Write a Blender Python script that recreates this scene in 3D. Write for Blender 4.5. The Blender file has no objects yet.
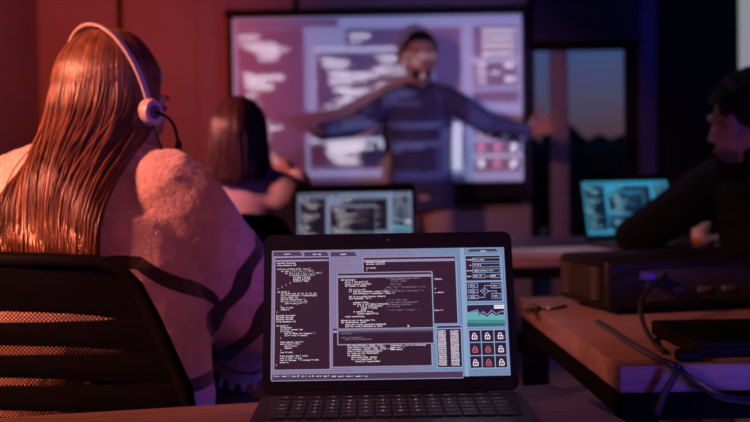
import bpy, bmesh, math, random
from mathutils import Vector, Matrix, noise as mnoise
random.seed(11)
R = math.radians
scn = bpy.context.scene
COL = scn.collection
F = 1030.0
PITCH = R(1.72)
ROLL = R(-0.9)
CAM_LOC = Vector((0, 0, 1.0))
CAM_ROT = Matrix.Rotation(math.pi / 2 - PITCH, 3, 'X') @ Matrix.Rotation(ROLL, 3, 'Z')


def at(px, py, depth):
    d = CAM_ROT @ Vector(((px - 375) / F, -(py - 211) / F, -1))
    return CAM_LOC + d * (depth / d.y)


def on_z(px, py, z):
    d = CAM_ROT @ Vector(((px - 375) / F, -(py - 211) / F, -1))
    return CAM_LOC + d * ((z - CAM_LOC.z) / d.z)


# ------------------------------------------------------------------ materials
def mat(name, col, rough=0.6, metal=0.0, var=0.12, scale=30, bump=0.0, bscale=200, spec=0.5, sheen=0.0,
        coat=0.0, emit=None, estr=1.0):
    m = bpy.data.materials.new(name)
    m.use_nodes = True
    nt = m.node_tree
    b = nt.nodes['Principled BSDF']
    b.inputs['Roughness'].default_value = rough
    b.inputs['Metallic'].default_value = metal
    b.inputs['Specular IOR Level'].default_value = spec
    b.inputs['Sheen Weight'].default_value = sheen
    b.inputs['Coat Weight'].default_value = coat
    tc = nt.nodes.new('ShaderNodeTexCoord')
    n = nt.nodes.new('ShaderNodeTexNoise')
    n.inputs['Scale'].default_value = scale
    n.inputs['Detail'].default_value = 4
    nt.links.new(tc.outputs['Object'], n.inputs['Vector'])
    r = nt.nodes.new('ShaderNodeValToRGB')
    r.color_ramp.elements[0].position = 0.3
    r.color_ramp.elements[1].position = 0.7
    r.color_ramp.elements[0].color = [c * (1 - var) for c in col] + [1]
    r.color_ramp.elements[1].color = [min(1, c * (1 + var)) for c in col] + [1]
    nt.links.new(n.outputs['Fac'], r.inputs['Fac'])
    nt.links.new(r.outputs['Color'], b.inputs['Base Color'])
    if bump:
        n2 = nt.nodes.new('ShaderNodeTexNoise')
        n2.inputs['Scale'].default_value = bscale
        n2.inputs['Detail'].default_value = 3
        nt.links.new(tc.outputs['Object'], n2.inputs['Vector'])
        bp = nt.nodes.new('ShaderNodeBump')
        bp.inputs['Strength'].default_value = bump
        bp.inputs['Distance'].default_value = 0.004
        nt.links.new(n2.outputs['Fac'], bp.inputs['Height'])
        nt.links.new(bp.outputs['Normal'], b.inputs['Normal'])
    if emit:
        b.inputs['Emission Color'].default_value = list(emit) + [1]
        b.inputs['Emission Strength'].default_value = estr
    return m


def wood(name, c0, c1, rough=0.42):
    m = bpy.data.materials.new(name)
    m.use_nodes = True
    nt = m.node_tree
    b = nt.nodes['Principled BSDF']
    b.inputs['Roughness'].default_value = rough
    tc = nt.nodes.new('ShaderNodeTexCoord')
    mp = nt.nodes.new('ShaderNodeMapping')
    mp.inputs['Scale'].default_value = (1.6, 22, 22)
    nt.links.new(tc.outputs['Object'], mp.inputs['Vector'])
    n = nt.nodes.new('ShaderNodeTexNoise')
    n.inputs['Scale'].default_value = 3.0
    n.inputs['Detail'].default_value = 8
    n.inputs['Roughness'].default_value = 0.65
    n.inputs['Distortion'].default_value = 0.8
    nt.links.new(mp.outputs['Vector'], n.inputs['Vector'])
    r = nt.nodes.new('ShaderNodeValToRGB')
    r.color_ramp.elements[0].position = 0.32
    r.color_ramp.elements[1].position = 0.66
    r.color_ramp.elements[0].color = list(c0) + [1]
    r.color_ramp.elements[1].color = list(c1) + [1]
    nt.links.new(n.outputs['Fac'], r.inputs['Fac'])
    nt.links.new(r.outputs['Color'], b.inputs['Base Color'])
    bp = nt.nodes.new('ShaderNodeBump')
    bp.inputs['Strength'].default_value = 0.15
    bp.inputs['Distance'].default_value = 0.002
    nt.links.new(n.outputs['Fac'], bp.inputs['Height'])
    nt.links.new(bp.outputs['Normal'], b.inputs['Normal'])
    return m


def emat(name, col, strength=1.0, base=0.012, rough=0.4):
    return mat(name, (base, base, base), rough, var=0.02, spec=0.15, emit=col, estr=strength)


def netting(name, col, scale):
    """woven mesh cloth: round holes through a dark sheet"""
    m = mat(name, col, 0.7)
    nt = m.node_tree
    b = nt.nodes['Principled BSDF']
    out = [n for n in nt.nodes if n.type == 'OUTPUT_MATERIAL'][0]
    tc = nt.nodes.new('ShaderNodeTexCoord')
    mp = nt.nodes.new('ShaderNodeMapping')
    mp.inputs['Scale'].default_value = (scale, scale, scale)
    mp.inputs['Rotation'].default_value = (0, R(45), 0)
    nt.links.new(tc.outputs['Object'], mp.inputs['Vector'])
    sp = nt.nodes.new('ShaderNodeSeparateXYZ')
    nt.links.new(mp.outputs['Vector'], sp.inputs[0])

    def M(op, a, b_=None):
        x = nt.nodes.new('ShaderNodeMath')
        x.operation = op
        for i, v in enumerate((a, b_)):
            if v is None:
                continue
            if isinstance(v, (int, float)):
                x.inputs[i].default_value = v
            else:
                nt.links.new(v, x.inputs[i])
        return x.outputs[0]
    a = M('PINGPONG', sp.outputs[0], 0.5)
    c = M('PINGPONG', sp.outputs[2], 0.5)
    hole = M('MULTIPLY', M('GREATER_THAN', a, 0.19), M('GREATER_THAN', c, 0.19))
    tr = nt.nodes.new('ShaderNodeBsdfTransparent')
    mx = nt.nodes.new('ShaderNodeMixShader')
    nt.links.new(hole, mx.inputs[0])
    nt.links.new(b.outputs[0], mx.inputs[1])
    nt.links.new(tr.outputs[0], mx.inputs[2])
    nt.links.new(mx.outputs[0], out.inputs['Surface'])
    return m


MT = {
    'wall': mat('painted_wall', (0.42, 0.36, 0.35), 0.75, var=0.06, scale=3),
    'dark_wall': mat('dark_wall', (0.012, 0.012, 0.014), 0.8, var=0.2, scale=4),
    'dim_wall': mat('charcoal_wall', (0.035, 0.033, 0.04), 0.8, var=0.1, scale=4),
    'floor': mat('grey_floor', (0.30, 0.27, 0.29), 0.6, var=0.12, scale=6),
    'ceiling': mat('ceiling_paint', (0.04, 0.04, 0.045), 0.9),
    'black': mat('black_plastic', (0.005, 0.005, 0.006), 0.6, var=0.2, spec=0.06),
    'black_matte': mat('black_matte', (0.008, 0.008, 0.009), 0.7, var=0.2),
    'metal_black': mat('black_powder_coat', (0.003, 0.003, 0.0035), 0.7, bump=0.1, bscale=400, spec=0.02),
    'shell': mat('dark_aluminium', (0.055, 0.05, 0.06), 0.42, metal=0.6, var=0.05),
    'key': mat('black_keycap', (0.012, 0.012, 0.014), 0.5),
    'legend': mat('key_legend', (0.75, 0.75, 0.78), 0.6, emit=(0.5, 0.5, 0.55), estr=0.12),
    'wood': wood('walnut_boards', (0.10, 0.066, 0.064), (0.25, 0.175, 0.165)),
    'skin': mat('skin', (0.56, 0.33, 0.25), 0.5, var=0.06, scale=12, bump=0.08, bscale=300),
    'skin_tan': mat('tanned_skin', (0.42, 0.23, 0.17), 0.5, var=0.06, scale=12),
    'hair_brown': mat('long_brown_hair', (0.13, 0.054, 0.034), 0.33, var=0.35, scale=45, spec=0.6),
    'hair_bob': mat('dark_brown_hair', (0.085, 0.035, 0.028), 0.32, var=0.5, scale=60, spec=0.6),
    'hair_black': mat('black_hair', (0.008, 0.006, 0.006), 0.55, spec=0.25, var=0.4, scale=80, bump=0.5, bscale=120),
    'knit': mat('pale_knit', (0.52, 0.36, 0.39), 0.95, var=0.16, scale=45, bump=0.8, bscale=170, sheen=0.3),
    'knit_dark': mat('dark_knit_stripe', (0.022, 0.012, 0.02), 0.95, var=0.2, scale=45, bump=0.8, bscale=170),
    'blouse': mat('pale_pink_blouse', (0.68, 0.54, 0.62), 0.8, var=0.06, bump=0.3, bscale=25),
    'navy': mat('navy_shirt', (0.06, 0.065, 0.16), 0.8, var=0.15, scale=20, bump=0.3, bscale=20),
    'chino': mat('beige_chinos', (0.60, 0.45, 0.38), 0.85, var=0.08, bump=0.3, bscale=20),
    'jeans': mat('dark_jeans', (0.03, 0.03, 0.05), 0.85, var=0.2, scale=80),
    'hoodie': mat('black_hoodie', (0.006, 0.006, 0.007), 0.9, spec=0.1, var=0.2, scale=40, bump=0.4, bscale=25),
    'shoe': mat('dark_shoe', (0.02, 0.016, 0.015), 0.5),
    'eye': mat('eye', (0.06, 0.04, 0.035), 0.2),
    'lip': mat('lip', (0.42, 0.15, 0.13), 0.5),
    'white_plastic': mat('pale_plastic', (0.48, 0.40, 0.41), 0.38, var=0.04),
    'cushion': mat('grey_cushion', (0.10, 0.08, 0.085), 0.9),
    'seat_mesh': mat('black_seat_fabric', (0.012, 0.012, 0.013), 0.9, bump=0.4, bscale=300),
    'net': netting('woven_netting', (0.006, 0.006, 0.006), 240),
    'screen_cloth': mat('white_projection_cloth', (0.80, 0.78, 0.80), 0.85, var=0.01),
    'frame_black': mat('black_velvet_frame', (0.008, 0.008, 0.012), 0.8),
    'paper': mat('white_paper', (0.72, 0.70, 0.74), 0.8, var=0.03),
    'blue_frame': mat('navy_window_frame', (0.10, 0.10, 0.30), 0.6, var=0.08),
    'blind': mat('navy_roller_blind', (0.035, 0.03, 0.09), 0.8, var=0.08),
    'grey_frame': mat('grey_mullion', (0.34, 0.30, 0.36), 0.7, var=0.08),
    'tree': mat('dark_leaves', (0.012, 0.015, 0.012), 0.9, var=0.3),
    'ground': mat('dark_ground', (0.03, 0.03, 0.032), 0.9),
    'vent': mat('vent_slat', (0.065, 0.062, 0.066), 0.4),
    'proj': mat('black_projector_shell', (0.007, 0.007, 0.009), 0.45, var=0.08, bump=0.1, bscale=500, spec=0.18),
    'lens': mat('lens_glass', (0.02, 0.02, 0.05), 0.05, coat=1.0, emit=(0.8, 0.85, 1.0), estr=2.0),
    'plug_blue': mat('blue_connector', (0.03, 0.03, 0.45), 0.4),
    'cable': mat('black_cable', (0.02, 0.02, 0.024), 0.28),
    'glow': mat('pale_emitting_panel', (0.6, 0.62, 0.6), 0.6, var=0.03, emit=(0.62, 0.66, 0.64), estr=0.38),
    'cup_white': mat('white_ceramic', (0.75, 0.73, 0.75), 0.3),
}
for hm in ('hair_brown', 'hair_bob'):
    nt = MT[hm].node_tree
    b_ = nt.nodes['Principled BSDF']
    src = b_.inputs['Base Color'].links[0].from_socket
    an = nt.nodes.new('ShaderNodeAttribute')
    an.attribute_name = 'tone'
    ad_ = nt.nodes.new('ShaderNodeMath')
    ad_.operation = 'MULTIPLY_ADD'
    nt.links.new(an.outputs['Fac'], ad_.inputs[0])
    ad_.inputs[1].default_value = 1.5
    ad_.inputs[2].default_value = .12
    vm = nt.nodes.new('ShaderNodeVectorMath')
    vm.operation = 'SCALE'
    nt.links.new(src, vm.inputs[0])
    nt.links.new(ad_.outputs[0], vm.inputs['Scale'])
    nt.links.new(vm.outputs[0], b_.inputs['Base Color'])
# the striped jumper: a dark yarn wherever the knitted-in band runs
nt = MT['knit'].node_tree
tcn_ = nt.nodes.new('ShaderNodeTexCoord')
wv = nt.nodes.new('ShaderNodeTexWave')
wv.bands_direction = 'Z'
wv.inputs['Scale'].default_value = 85
wv.inputs['Distortion'].default_value = 2.5
wv.inputs['Detail'].default_value = 3
wv.inputs['Detail Scale'].default_value = 3
nt.links.new(tcn_.outputs['Object'], wv.inputs['Vector'])
bp_ = [n for n in nt.nodes if n.type == 'BUMP'][0]
b2 = nt.nodes.new('ShaderNodeBump')
b2.inputs['Strength'].default_value = .42
b2.inputs['Distance'].default_value = .003
nt.links.new(wv.outputs['Fac'], b2.inputs['Height'])
nt.links.new(bp_.outputs['Normal'], b2.inputs['Normal'])
nt.links.new(b2.outputs['Normal'], nt.nodes['Principled BSDF'].inputs['Normal'])
b_ = nt.nodes['Principled BSDF']
src = b_.inputs['Base Color'].links[0].from_socket
an = nt.nodes.new('ShaderNodeAttribute')
an.attribute_name = 'stripe'
gt = nt.nodes.new('ShaderNodeMath')
gt.operation = 'GREATER_THAN'
gt.inputs[1].default_value = 0.0
nt.links.new(an.outputs['Fac'], gt.inputs[0])
mx = nt.nodes.new('ShaderNodeMix')
mx.data_type = 'RGBA'
nt.links.new(gt.outputs[0], mx.inputs[0])
nt.links.new(src, mx.inputs[6])
mx.inputs[7].default_value = (.018, .010, .018, 1)
nt.links.new(mx.outputs[2], b_.inputs['Base Color'])
g = bpy.data.materials.new('window_glass')
g.use_nodes = True
nt = g.node_tree
nt.nodes.remove(nt.nodes['Principled BSDF'])
tr = nt.nodes.new('ShaderNodeBsdfTransparent')
gl = nt.nodes.new('ShaderNodeBsdfGlossy')
gl.inputs['Roughness'].default_value = 0.02
mx = nt.nodes.new('ShaderNodeMixShader')
mx.inputs[0].default_value = 0.03
nt.links.new(tr.outputs[0], mx.inputs[1])
nt.links.new(gl.outputs[0], mx.inputs[2])
nt.links.new(mx.outputs[0], nt.nodes['Material Output'].inputs['Surface'])
MT['glass'] = g


# ------------------------------------------------------------------ object helpers
def tag(o, label=None, cat=None, group=None, kind=None):
    if label:
        o['label'] = label
    if cat:
        o['category'] = cat
    if group:
        o['group'] = group
    if kind:
        o['kind'] = kind
    return o


def mk(name, me, mats, parent=None, origin=None, smooth=True):
    if isinstance(mats, bpy.types.Material):
        mats = [mats]
    for m in mats:
        me.materials.append(m)
    if smooth:
        me.polygons.foreach_set('use_smooth', [True] * len(me.polygons))
    o = bpy.data.objects.new(name, me)
    COL.objects.link(o)
    if origin is not None:
        me.transform(Matrix.Translation(-Vector(origin)))
        o.location = origin
    if parent:
        o.parent = parent
        if origin is None and parent.get('world_built'):
            me.transform(Matrix.Translation(-parent.location))
    return o


def build(name, bm, mats, parent=None, origin=None, smooth=True, angle=40):
    me = bpy.data.meshes.new(name)
    bm.normal_update()
    bm.to_mesh(me)
    bm.free()
    o = mk(name, me, mats, parent, origin, smooth)
    if smooth and angle:
        me.set_sharp_from_angle(angle=R(angle))
    return o


def empty(name, loc, rz=0, world=False):
    o = bpy.data.objects.new(name, None)
    COL.objects.link(o)
    o.location = loc
    o.rotation_euler = (0, 0, rz)
    o.empty_display_size = 0.1
    if world:
        o['world_built'] = 1
    return o


def copy_tree(o, parent=None):
    c = o.copy()
    COL.objects.link(c)
    if parent:
        c.parent = parent
    for ch in list(o.children):
        copy_tree(ch, c)
    return c


def box(bm, c, size, bevel=0.0, seg=2, rot=None, mi=0):
    r = bmesh.ops.create_cube(bm, size=1.0)
    vs = r['verts']
    bmesh.ops.scale(bm, vec=Vector(size), verts=vs)
    fs = set(f for v in vs for f in v.link_faces)
    if bevel > 0:
        es = list(set(e for v in vs for e in v.link_edges))
        rb = bmesh.ops.bevel(bm, geom=es, offset=bevel, segments=seg, affect='EDGES', profile=0.5)
        vs = list(set(vs) & set(bm.verts)) if False else [v for f in rb['faces'] for v in f.verts]
        allv = set(vs)
        stack = list(allv)
        while stack:
            v = stack.pop()
            for e in v.link_edges:
                w = e.other_vert(v)
                if w not in allv:
                    allv.add(w)
                    stack.append(w)
        vs = list(allv)
        fs = set(f for v in vs for f in v.link_faces)
    M = Matrix.Translation(Vector(c))
    if rot is not None:
        M = M @ rot.to_4x4()
    bmesh.ops.transform(bm, matrix=M, verts=vs)
    for f in fs:
        f.material_index = mi
    return vs


def frame_of(t):
    t = t.normalized()
    a = Vector((0, 0, 1)) if abs(t.z) < 0.9 else Vector((0, 1, 0))
    x = a.cross(t).normalized()
    return x, t.cross(x)


def tube(bm, pts, radii, seg=10, mi=0, round_ends=True, closed=False):
    pts = [Vector(p) for p in pts]
    n = len(pts)
    if isinstance(radii, (int, float)):
        radii = [radii] * n
    radii = list(radii)
    if round_ends and not closed:
        d0 = (pts[0] - pts[1]).normalized()
        d1 = (pts[-1] - pts[-2]).normalized()
        r0, r1 = radii[0], radii[-1]
        pts = [pts[0] + d0 * r0 * .92, pts[0] + d0 * r0 * .6] + pts + [pts[-1] + d1 * r1 * .6, pts[-1] + d1 * r1 * .92]
        radii = [r0 * .38, r0 * .8] + radii + [r1 * .8, r1 * .38]
        n = len(pts)
    rings = []
    X = None
    for i in range(n):
        if closed:
            t = pts[(i + 1) % n] - pts[i - 1]
        else:
            t = pts[min(i + 1, n - 1)] - pts[max(i - 1, 0)]
        t.normalize()
        if X is None:
            X, Y = frame_of(t)
        else:
            X = (X - t * X.dot(t)).normalized()
            Y = t.cross(X)
        ring = []
        for k in range(seg):
            a = 2 * math.pi * k / seg
            ring.append(bm.verts.new(pts[i] + (X * math.cos(a) + Y * math.sin(a)) * radii[i]))
        rings.append(ring)
    for i in range(n if closed else n - 1):
        A, B = rings[i], rings[(i + 1) % n]
        for k in range(seg):
            f = bm.faces.new((A[k], A[(k + 1) % seg], B[(k + 1) % seg], B[k]))
            f.material_index = mi
    if not closed:
        f = bm.faces.new(list(reversed(rings[0])))
        f.material_index = mi
        f = bm.faces.new(rings[-1])
        f.material_index = mi


def ellipsoid(bm, c, r, rot=None, u=20, v=14, mi=0):
    res = bmesh.ops.create_uvsphere(bm, u_segments=u, v_segments=v, radius=1)
    vs = res['verts']
    M = Matrix.Translation(Vector(c)) @ (rot.to_4x4() if rot is not None else Matrix()) @ Matrix.Diagonal((r[0], r[1], r[2], 1))
    bmesh.ops.transform(bm, matrix=M, verts=vs)
    for f in set(f for w in vs for f in w.link_faces):
        f.material_index = mi
    return vs


def loft(bm, rings, seg=24, power=2.3):
    """rings: (centre, half-axis vector A, half-axis vector B): closed super-elliptic loft"""
    prev = None
    first = None
    for c, A, B in rings:
        cur = []
        for k in range(seg):
            a = 2 * math.pi * k / seg
            ca, sa = math.cos(a), math.sin(a)
            ca = math.copysign(abs(ca) ** (2 / power), ca)
            sa = math.copysign(abs(sa) ** (2 / power), sa)
            cur.append(bm.verts.new(Vector(c) + Vector(A) * ca + Vector(B) * sa))
        if prev:
            for k in range(seg):
                bm.faces.new((prev[k], prev[(k + 1) % seg], cur[(k + 1) % seg], cur[k]))
        else:
            first = cur
        prev = cur
    bm.faces.new(list(reversed(first)))
    bm.faces.new(prev)


def remesh(bm, voxel, it=8, fac=0.5):
    bmesh.ops.recalc_face_normals(bm, faces=bm.faces)
    me = bpy.data.meshes.new('tmp')
    bm.to_mesh(me)
    bm.free()
    o = bpy.data.objects.new('tmp', me)
    COL.objects.link(o)
    m = o.modifiers.new('r', 'REMESH')
    m.mode = 'VOXEL'
    m.voxel_size = voxel
    m.adaptivity = 0
    s = o.modifiers.new('s', 'SMOOTH')
    s.iterations = it
    s.factor = fac
    dg = bpy.context.evaluated_depsgraph_get()
    out = bpy.data.meshes.new_from_object(o.evaluated_get(dg))
    bpy.data.objects.remove(o)
    bpy.data.meshes.remove(me)
    out.materials.clear()
    return out


def lerp(a, b, t):
    return a + (b - a) * t


def bez(p0, p1, p2, p3, t):
    s = 1 - t
    return p0 * s ** 3 + p1 * 3 * s * s * t + p2 * 3 * s * t * t + p3 * t ** 3


def spline(ps, n=8):
    """Catmull-Rom through points"""
    ps = [Vector(p) for p in ps]
    q = [ps[0] * 2 - ps[1]] + ps + [ps[-1] * 2 - ps[-2]]
    out = []
    for i in range(1, len(q) - 2):
        for k in range(n):
            t = k / n
            a, b, c, d = q[i - 1], q[i], q[i + 1], q[i + 2]
            out.append(0.5 * ((2 * b) + (c - a) * t + (2 * a - 5 * b + 4 * c - d) * t * t + (3 * b - a - 3 * c + d) * t ** 3))
    out.append(ps[-1])
    return out


# ------------------------------------------------------------------ camera
cd = bpy.data.cameras.new('camera')
cd.sensor_width = 36
cd.lens = F / 750 * 36
cd.clip_start = 0.05
cd.dof.use_dof = True
cd.dof.focus_distance = 1.235
cd.dof.aperture_fstop = 4.3
cam = bpy.data.objects.new('camera', cd)
COL.objects.link(cam)
cam.matrix_world = Matrix.Translation(CAM_LOC) @ CAM_ROT.to_4x4()
scn.camera = cam

# ------------------------------------------------------------------ room shell
BY = 5.95
LX, RX, NY, HZ = -1.92, 2.5, -1.4, 2.8


def shell(name, c, s, m, parent=None, bevel=0):
    bm = bmesh.new()
    box(bm, (0, 0, 0), s, bevel)
    o = build(name, bm, m, parent, smooth=False)
    o.location = c
    if not parent:
        o['kind'] = 'structure'
    return o


shell('floor', ((LX + RX) / 2, (BY + NY) / 2, -0.05), (RX - LX + .4, BY - NY + .4, 0.1), MT['floor'])
shell('ceiling', ((LX + RX) / 2, (BY + NY) / 2, HZ + .05), (RX - LX + .4, BY - NY + .4, 0.1), MT['ceiling'])
shell('wall_left', (LX - .05, (BY + NY) / 2, HZ / 2), (0.1, BY - NY, HZ), MT['wall'])
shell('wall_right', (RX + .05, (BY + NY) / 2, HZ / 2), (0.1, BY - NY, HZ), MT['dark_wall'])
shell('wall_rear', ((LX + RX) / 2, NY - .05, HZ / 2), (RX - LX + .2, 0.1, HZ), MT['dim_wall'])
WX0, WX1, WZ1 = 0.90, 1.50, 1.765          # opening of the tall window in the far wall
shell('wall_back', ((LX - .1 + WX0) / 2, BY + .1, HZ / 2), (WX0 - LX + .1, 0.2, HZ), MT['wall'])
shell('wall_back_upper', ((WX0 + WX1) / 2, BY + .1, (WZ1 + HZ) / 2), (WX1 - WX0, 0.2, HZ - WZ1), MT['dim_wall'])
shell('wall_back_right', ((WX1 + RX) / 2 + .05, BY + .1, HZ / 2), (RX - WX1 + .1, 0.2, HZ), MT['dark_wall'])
# joints between the big wall panels
for n, px, w in ((1, 124.5, .03), (2, 300, .035)):
    x = (px - 375) / F * BY
    shell('trim_%d' % n, (x, BY - .006, HZ / 2 + .1), (w, 0.016, HZ - .2), MT['black_matte'])
# raised panel of the wall left of the screen
shell('trim_3', (-.905, BY - .01, HZ / 2), (.19, .02, HZ), MT['wall'])
for n, (c, s) in {'left': ((LX + .008, (BY + NY) / 2, .05), (.016, BY - NY - .02, .1)),
                  'back': (((LX + WX0) / 2, BY - .008, .05), (WX0 - LX - .04, .016, .1))}.items():
    shell('baseboard_' + n, c, s, MT['dim_wall'])
# window
win = empty('window_1', ((WX0 + WX1) / 2, BY + .05, 0), world=True)
win['kind'] = 'structure'
bm = bmesh.new()
for x in (WX0 + .015, WX1 - .02):
    box(bm, (x, BY + .05, WZ1 / 2), (.035, .07, WZ1), .004)
box(bm, ((WX0 + WX1) / 2, BY + .05, WZ1 - .015), (WX1 - WX0, .07, .03), .004)
box(bm, ((WX0 + WX1) / 2, BY + .05, .03), (WX1 - WX0, .07, .06), .004)
build('window_frame', bm, MT['frame_black'], win)
bm = bmesh.new()
box(bm, (1.073, BY + .02, WZ1 / 2 - .02), (.10, .06, WZ1 - .04), .006)
build('mullion', bm, MT['grey_frame'], win)
bm = bmesh.new()
box(bm, ((WX0 + WX1) / 2, BY + .075, WZ1 / 2), (WX1 - WX0 - .05, .006, WZ1 - .06))
build('window_glass', bm, MT['glass'], win, smooth=False)
# navy post right of the window, roller blind box above it
bm = bmesh.new()
box(bm, (1.575, BY - .03, HZ / 2), (.095, .05, HZ - .02), .006)
box(bm, (1.53, BY - .045, HZ / 2), (.02, .03, HZ - .02), .004)
o = build('trim_4', bm, MT['blue_frame'])
o['kind'] = 'structure'
bl = empty('roller_blind', ((WX0 + WX1) / 2, BY - .06, WZ1), world=True)
tag(bl, 'dark navy rolled blind across the top of the dusk window', 'blind')
bm = bmesh.new()
box(bm, (1.217, BY - .05, 2.06), (.61, .07, .58), .01)
build('blind_housing', bm, MT['blind'], bl)
bm = bmesh.new()
box(bm, (1.217, BY - .04, 1.772), (.60, .03, .022), .008)
build('bottom_bar', bm, MT['frame_black'], bl)
# outside: dark lawn and a line of trees
shell('ground', (4, 16, -.35), (30, 18, .1), MT['ground'])
bm = bmesh.new()
rnd = random.Random(4)
for i in range(34):
    x = 1.2 + i * .13
    hgt = 1.42 + .10 * math.sin(i * 1.7) + rnd.uniform(-.06, .10) + (.10 if i % 7 == 2 else 0)
    y = 13 + rnd.uniform(-.4, .6)
    tube(bm, [(x, y, -.3), (x, y, hgt * .6)], [.05, .03], 6)
    for k in range(5):
        vs = ellipsoid(bm, (x + rnd.uniform(-.16, .16), y + rnd.uniform(-.15, .15), hgt * rnd.uniform(.35, .86)),
                       (rnd.uniform(.16, .28), .2, rnd.uniform(.2, .36)), u=9, v=6)
        for v in vs:
            v.co += Vector((mnoise.noise(v.co * 9), 0, mnoise.noise(v.co * 9 + Vector((5, 2, 1))))) * .09
tl = build('treeline', bm, MT['tree'])
tag(tl, 'dark tree line outside under the dusk sky', 'trees', kind='stuff')

# projection screen
SX0, SX1 = (236 - 375) / F * 5.86, (524 - 375) / F * 5.86
SZ0, SZ1 = 0.985, 1.925
SY = 5.86
scr = empty('projection_screen', ((SX0 + SX1) / 2, SY + .03, SZ0), world=True)
tag(scr, 'wide white projection screen in a black border showing code windows', 'projection screen')
cx, cz = (SX0 + SX1) / 2, (SZ0 + SZ1) / 2
bm = bmesh.new()
box(bm, (cx, SY + .008, cz), (SX1 - SX0 + .02, .012, SZ1 - SZ0 + .02))
build('screen_cloth', bm, MT['screen_cloth'], scr, smooth=False)
for x in (SX0 - .015, SX1 + .015):
    bm = bmesh.new()
    box(bm, (x, SY + .01, cz), (.03, .03, SZ1 - SZ0 + .06), .004)
    build('side_border', bm, MT['frame_black'], scr)
bm = bmesh.new()
box(bm, (cx, SY + .015, SZ1 + .028), (SX1 - SX0 + .09, .05, .05), .012)
build('top_casing', bm, MT['frame_black'], scr)
bm = bmesh.new()
box(bm, (cx, SY + .012, SZ0 - .05), (SX1 - SX0 + .06, .02, .10), .004)
build('lower_border', bm, MT['frame_black'], scr)
bm = bmesh.new()
tube(bm, [(SX0 - .03, SY + .012, SZ0 - .105), (SX1 + .03, SY + .012, SZ0 - .105)], .014, 12)
build('weight_bar', bm, MT['black'], scr)
for x in (SX0 + .2, SX1 - .2):
    bm = bmesh.new()
    box(bm, (x, SY + .05, SZ1 + .03), (.04, .08, .03), .003)
    build('wall_bracket', bm, MT['black'], scr)

# pale panel on the dark wall, upper right; its face emits light
pnl = empty('wall_panel', (2.25, BY - .02, 1.6), world=True)
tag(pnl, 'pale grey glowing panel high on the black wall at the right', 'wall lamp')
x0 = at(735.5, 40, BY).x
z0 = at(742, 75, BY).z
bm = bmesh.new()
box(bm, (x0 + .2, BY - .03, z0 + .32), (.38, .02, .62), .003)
build('panel_face', bm, MT['glow'], pnl)
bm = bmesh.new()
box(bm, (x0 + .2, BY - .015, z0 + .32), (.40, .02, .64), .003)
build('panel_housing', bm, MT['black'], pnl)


# ------------------------------------------------------------------ desks
def make_desk(name, w, d, h=.74, th=.038, leg=.05, inset=.0):
    root = empty(name, (0, 0, 0))
    bm = bmesh.new()
    box(bm, (0, 0, h - th / 2), (w, d, th), .0025)
    build('tabletop', bm, MT['wood'], root)
    zt = h - th
    for sx in (-1, 1):
        for sy in (-1, 1):
            bm = bmesh.new()
            box(bm, (sx * (w / 2 - leg / 2 - .006), sy * (d / 2 - leg / 2 - .006), (zt - .04) / 2), (leg, leg, zt - .04), .002)
            build('leg', bm, MT['metal_black'], root)
    bm = bmesh.new()
    for sy in (-1, 1):
        box(bm, (0, sy * (d / 2 - leg / 2 - .006), zt - .02), (w - .012, leg, .04), .002)
    for sx in (-1, 1):
        box(bm, (sx * (w / 2 - leg / 2 - .006), 0, zt - .02), (leg, d - .012 - 2 * leg, .04), .002)
    build('frame', bm, MT['metal_black'], root)
    return root


def place_desk(name, w, d, corner, yaw, sx, sy, label, h=.74):
    """corner: world xy of the table corner (sx, sy)"""
    o = make_desk(name, w, d, h)
    off = Matrix.Rotation(yaw, 3, 'Z') @ Vector((sx * w / 2, sy * d / 2, 0))
    o.location = (corner[0] - off.x, corner[1] - off.y, 0)
    o.rotation_euler.z = yaw
    tag(o, label, 'table', 'wooden tables on black metal frames')
    return o


place_desk('desk', 1.6, .75, (.230, 1.350), R(12.3), 1, 1,
           'wooden table in front carrying the open laptop with the sharp code screen', .728)
place_desk('desk', 1.5, .84, (.332, 1.405), R(1.5), -1, -1,
           'dark wooden table with black metal legs that the projector stands on')
place_desk('desk', .58, .37, (-.25, 2.76), 0, -1, -1,
           'small wooden table behind the front laptop, under the second laptop', .728)
place_desk('desk', 1.25, 1.05, (.40, 3.42), R(0), -1, -1,
           'far wooden table under the teal laptop beside the man in black')

# ------------------------------------------------------------------ laptops and the picture on their screens
GL = {}


def glyph(ch):
    if ch in GL:
        return GL[ch]
    cu = bpy.data.curves.new('g', 'FONT')
    cu.body = ch
    cu.resolution_u = 1
    cu.offset = 0.03
    o = bpy.data.objects.new('g', cu)
    COL.objects.link(o)
    dg = bpy.context.evaluated_depsgraph_get()
    me = bpy.data.meshes.new_from_object(o.evaluated_get(dg))
    vs = [(v.co.x, v.co.y) for v in me.vertices]
    fs = [tuple(p.vertices) for p in me.polygons]
    bpy.data.objects.remove(o)
    bpy.data.meshes.remove(me)
    if vs:
        mnx = min(v[0] for v in vs)
        mxx = max(v[0] for v in vs)
        w = mxx - mnx
        s = min(1.0, .56 / w) if w > 0 else 1
        vs = [((v[0] - (mnx + mxx) / 2) * s + .3, v[1]) for v in vs]
    GL[ch] = (vs, fs)
    return GL[ch]


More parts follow.
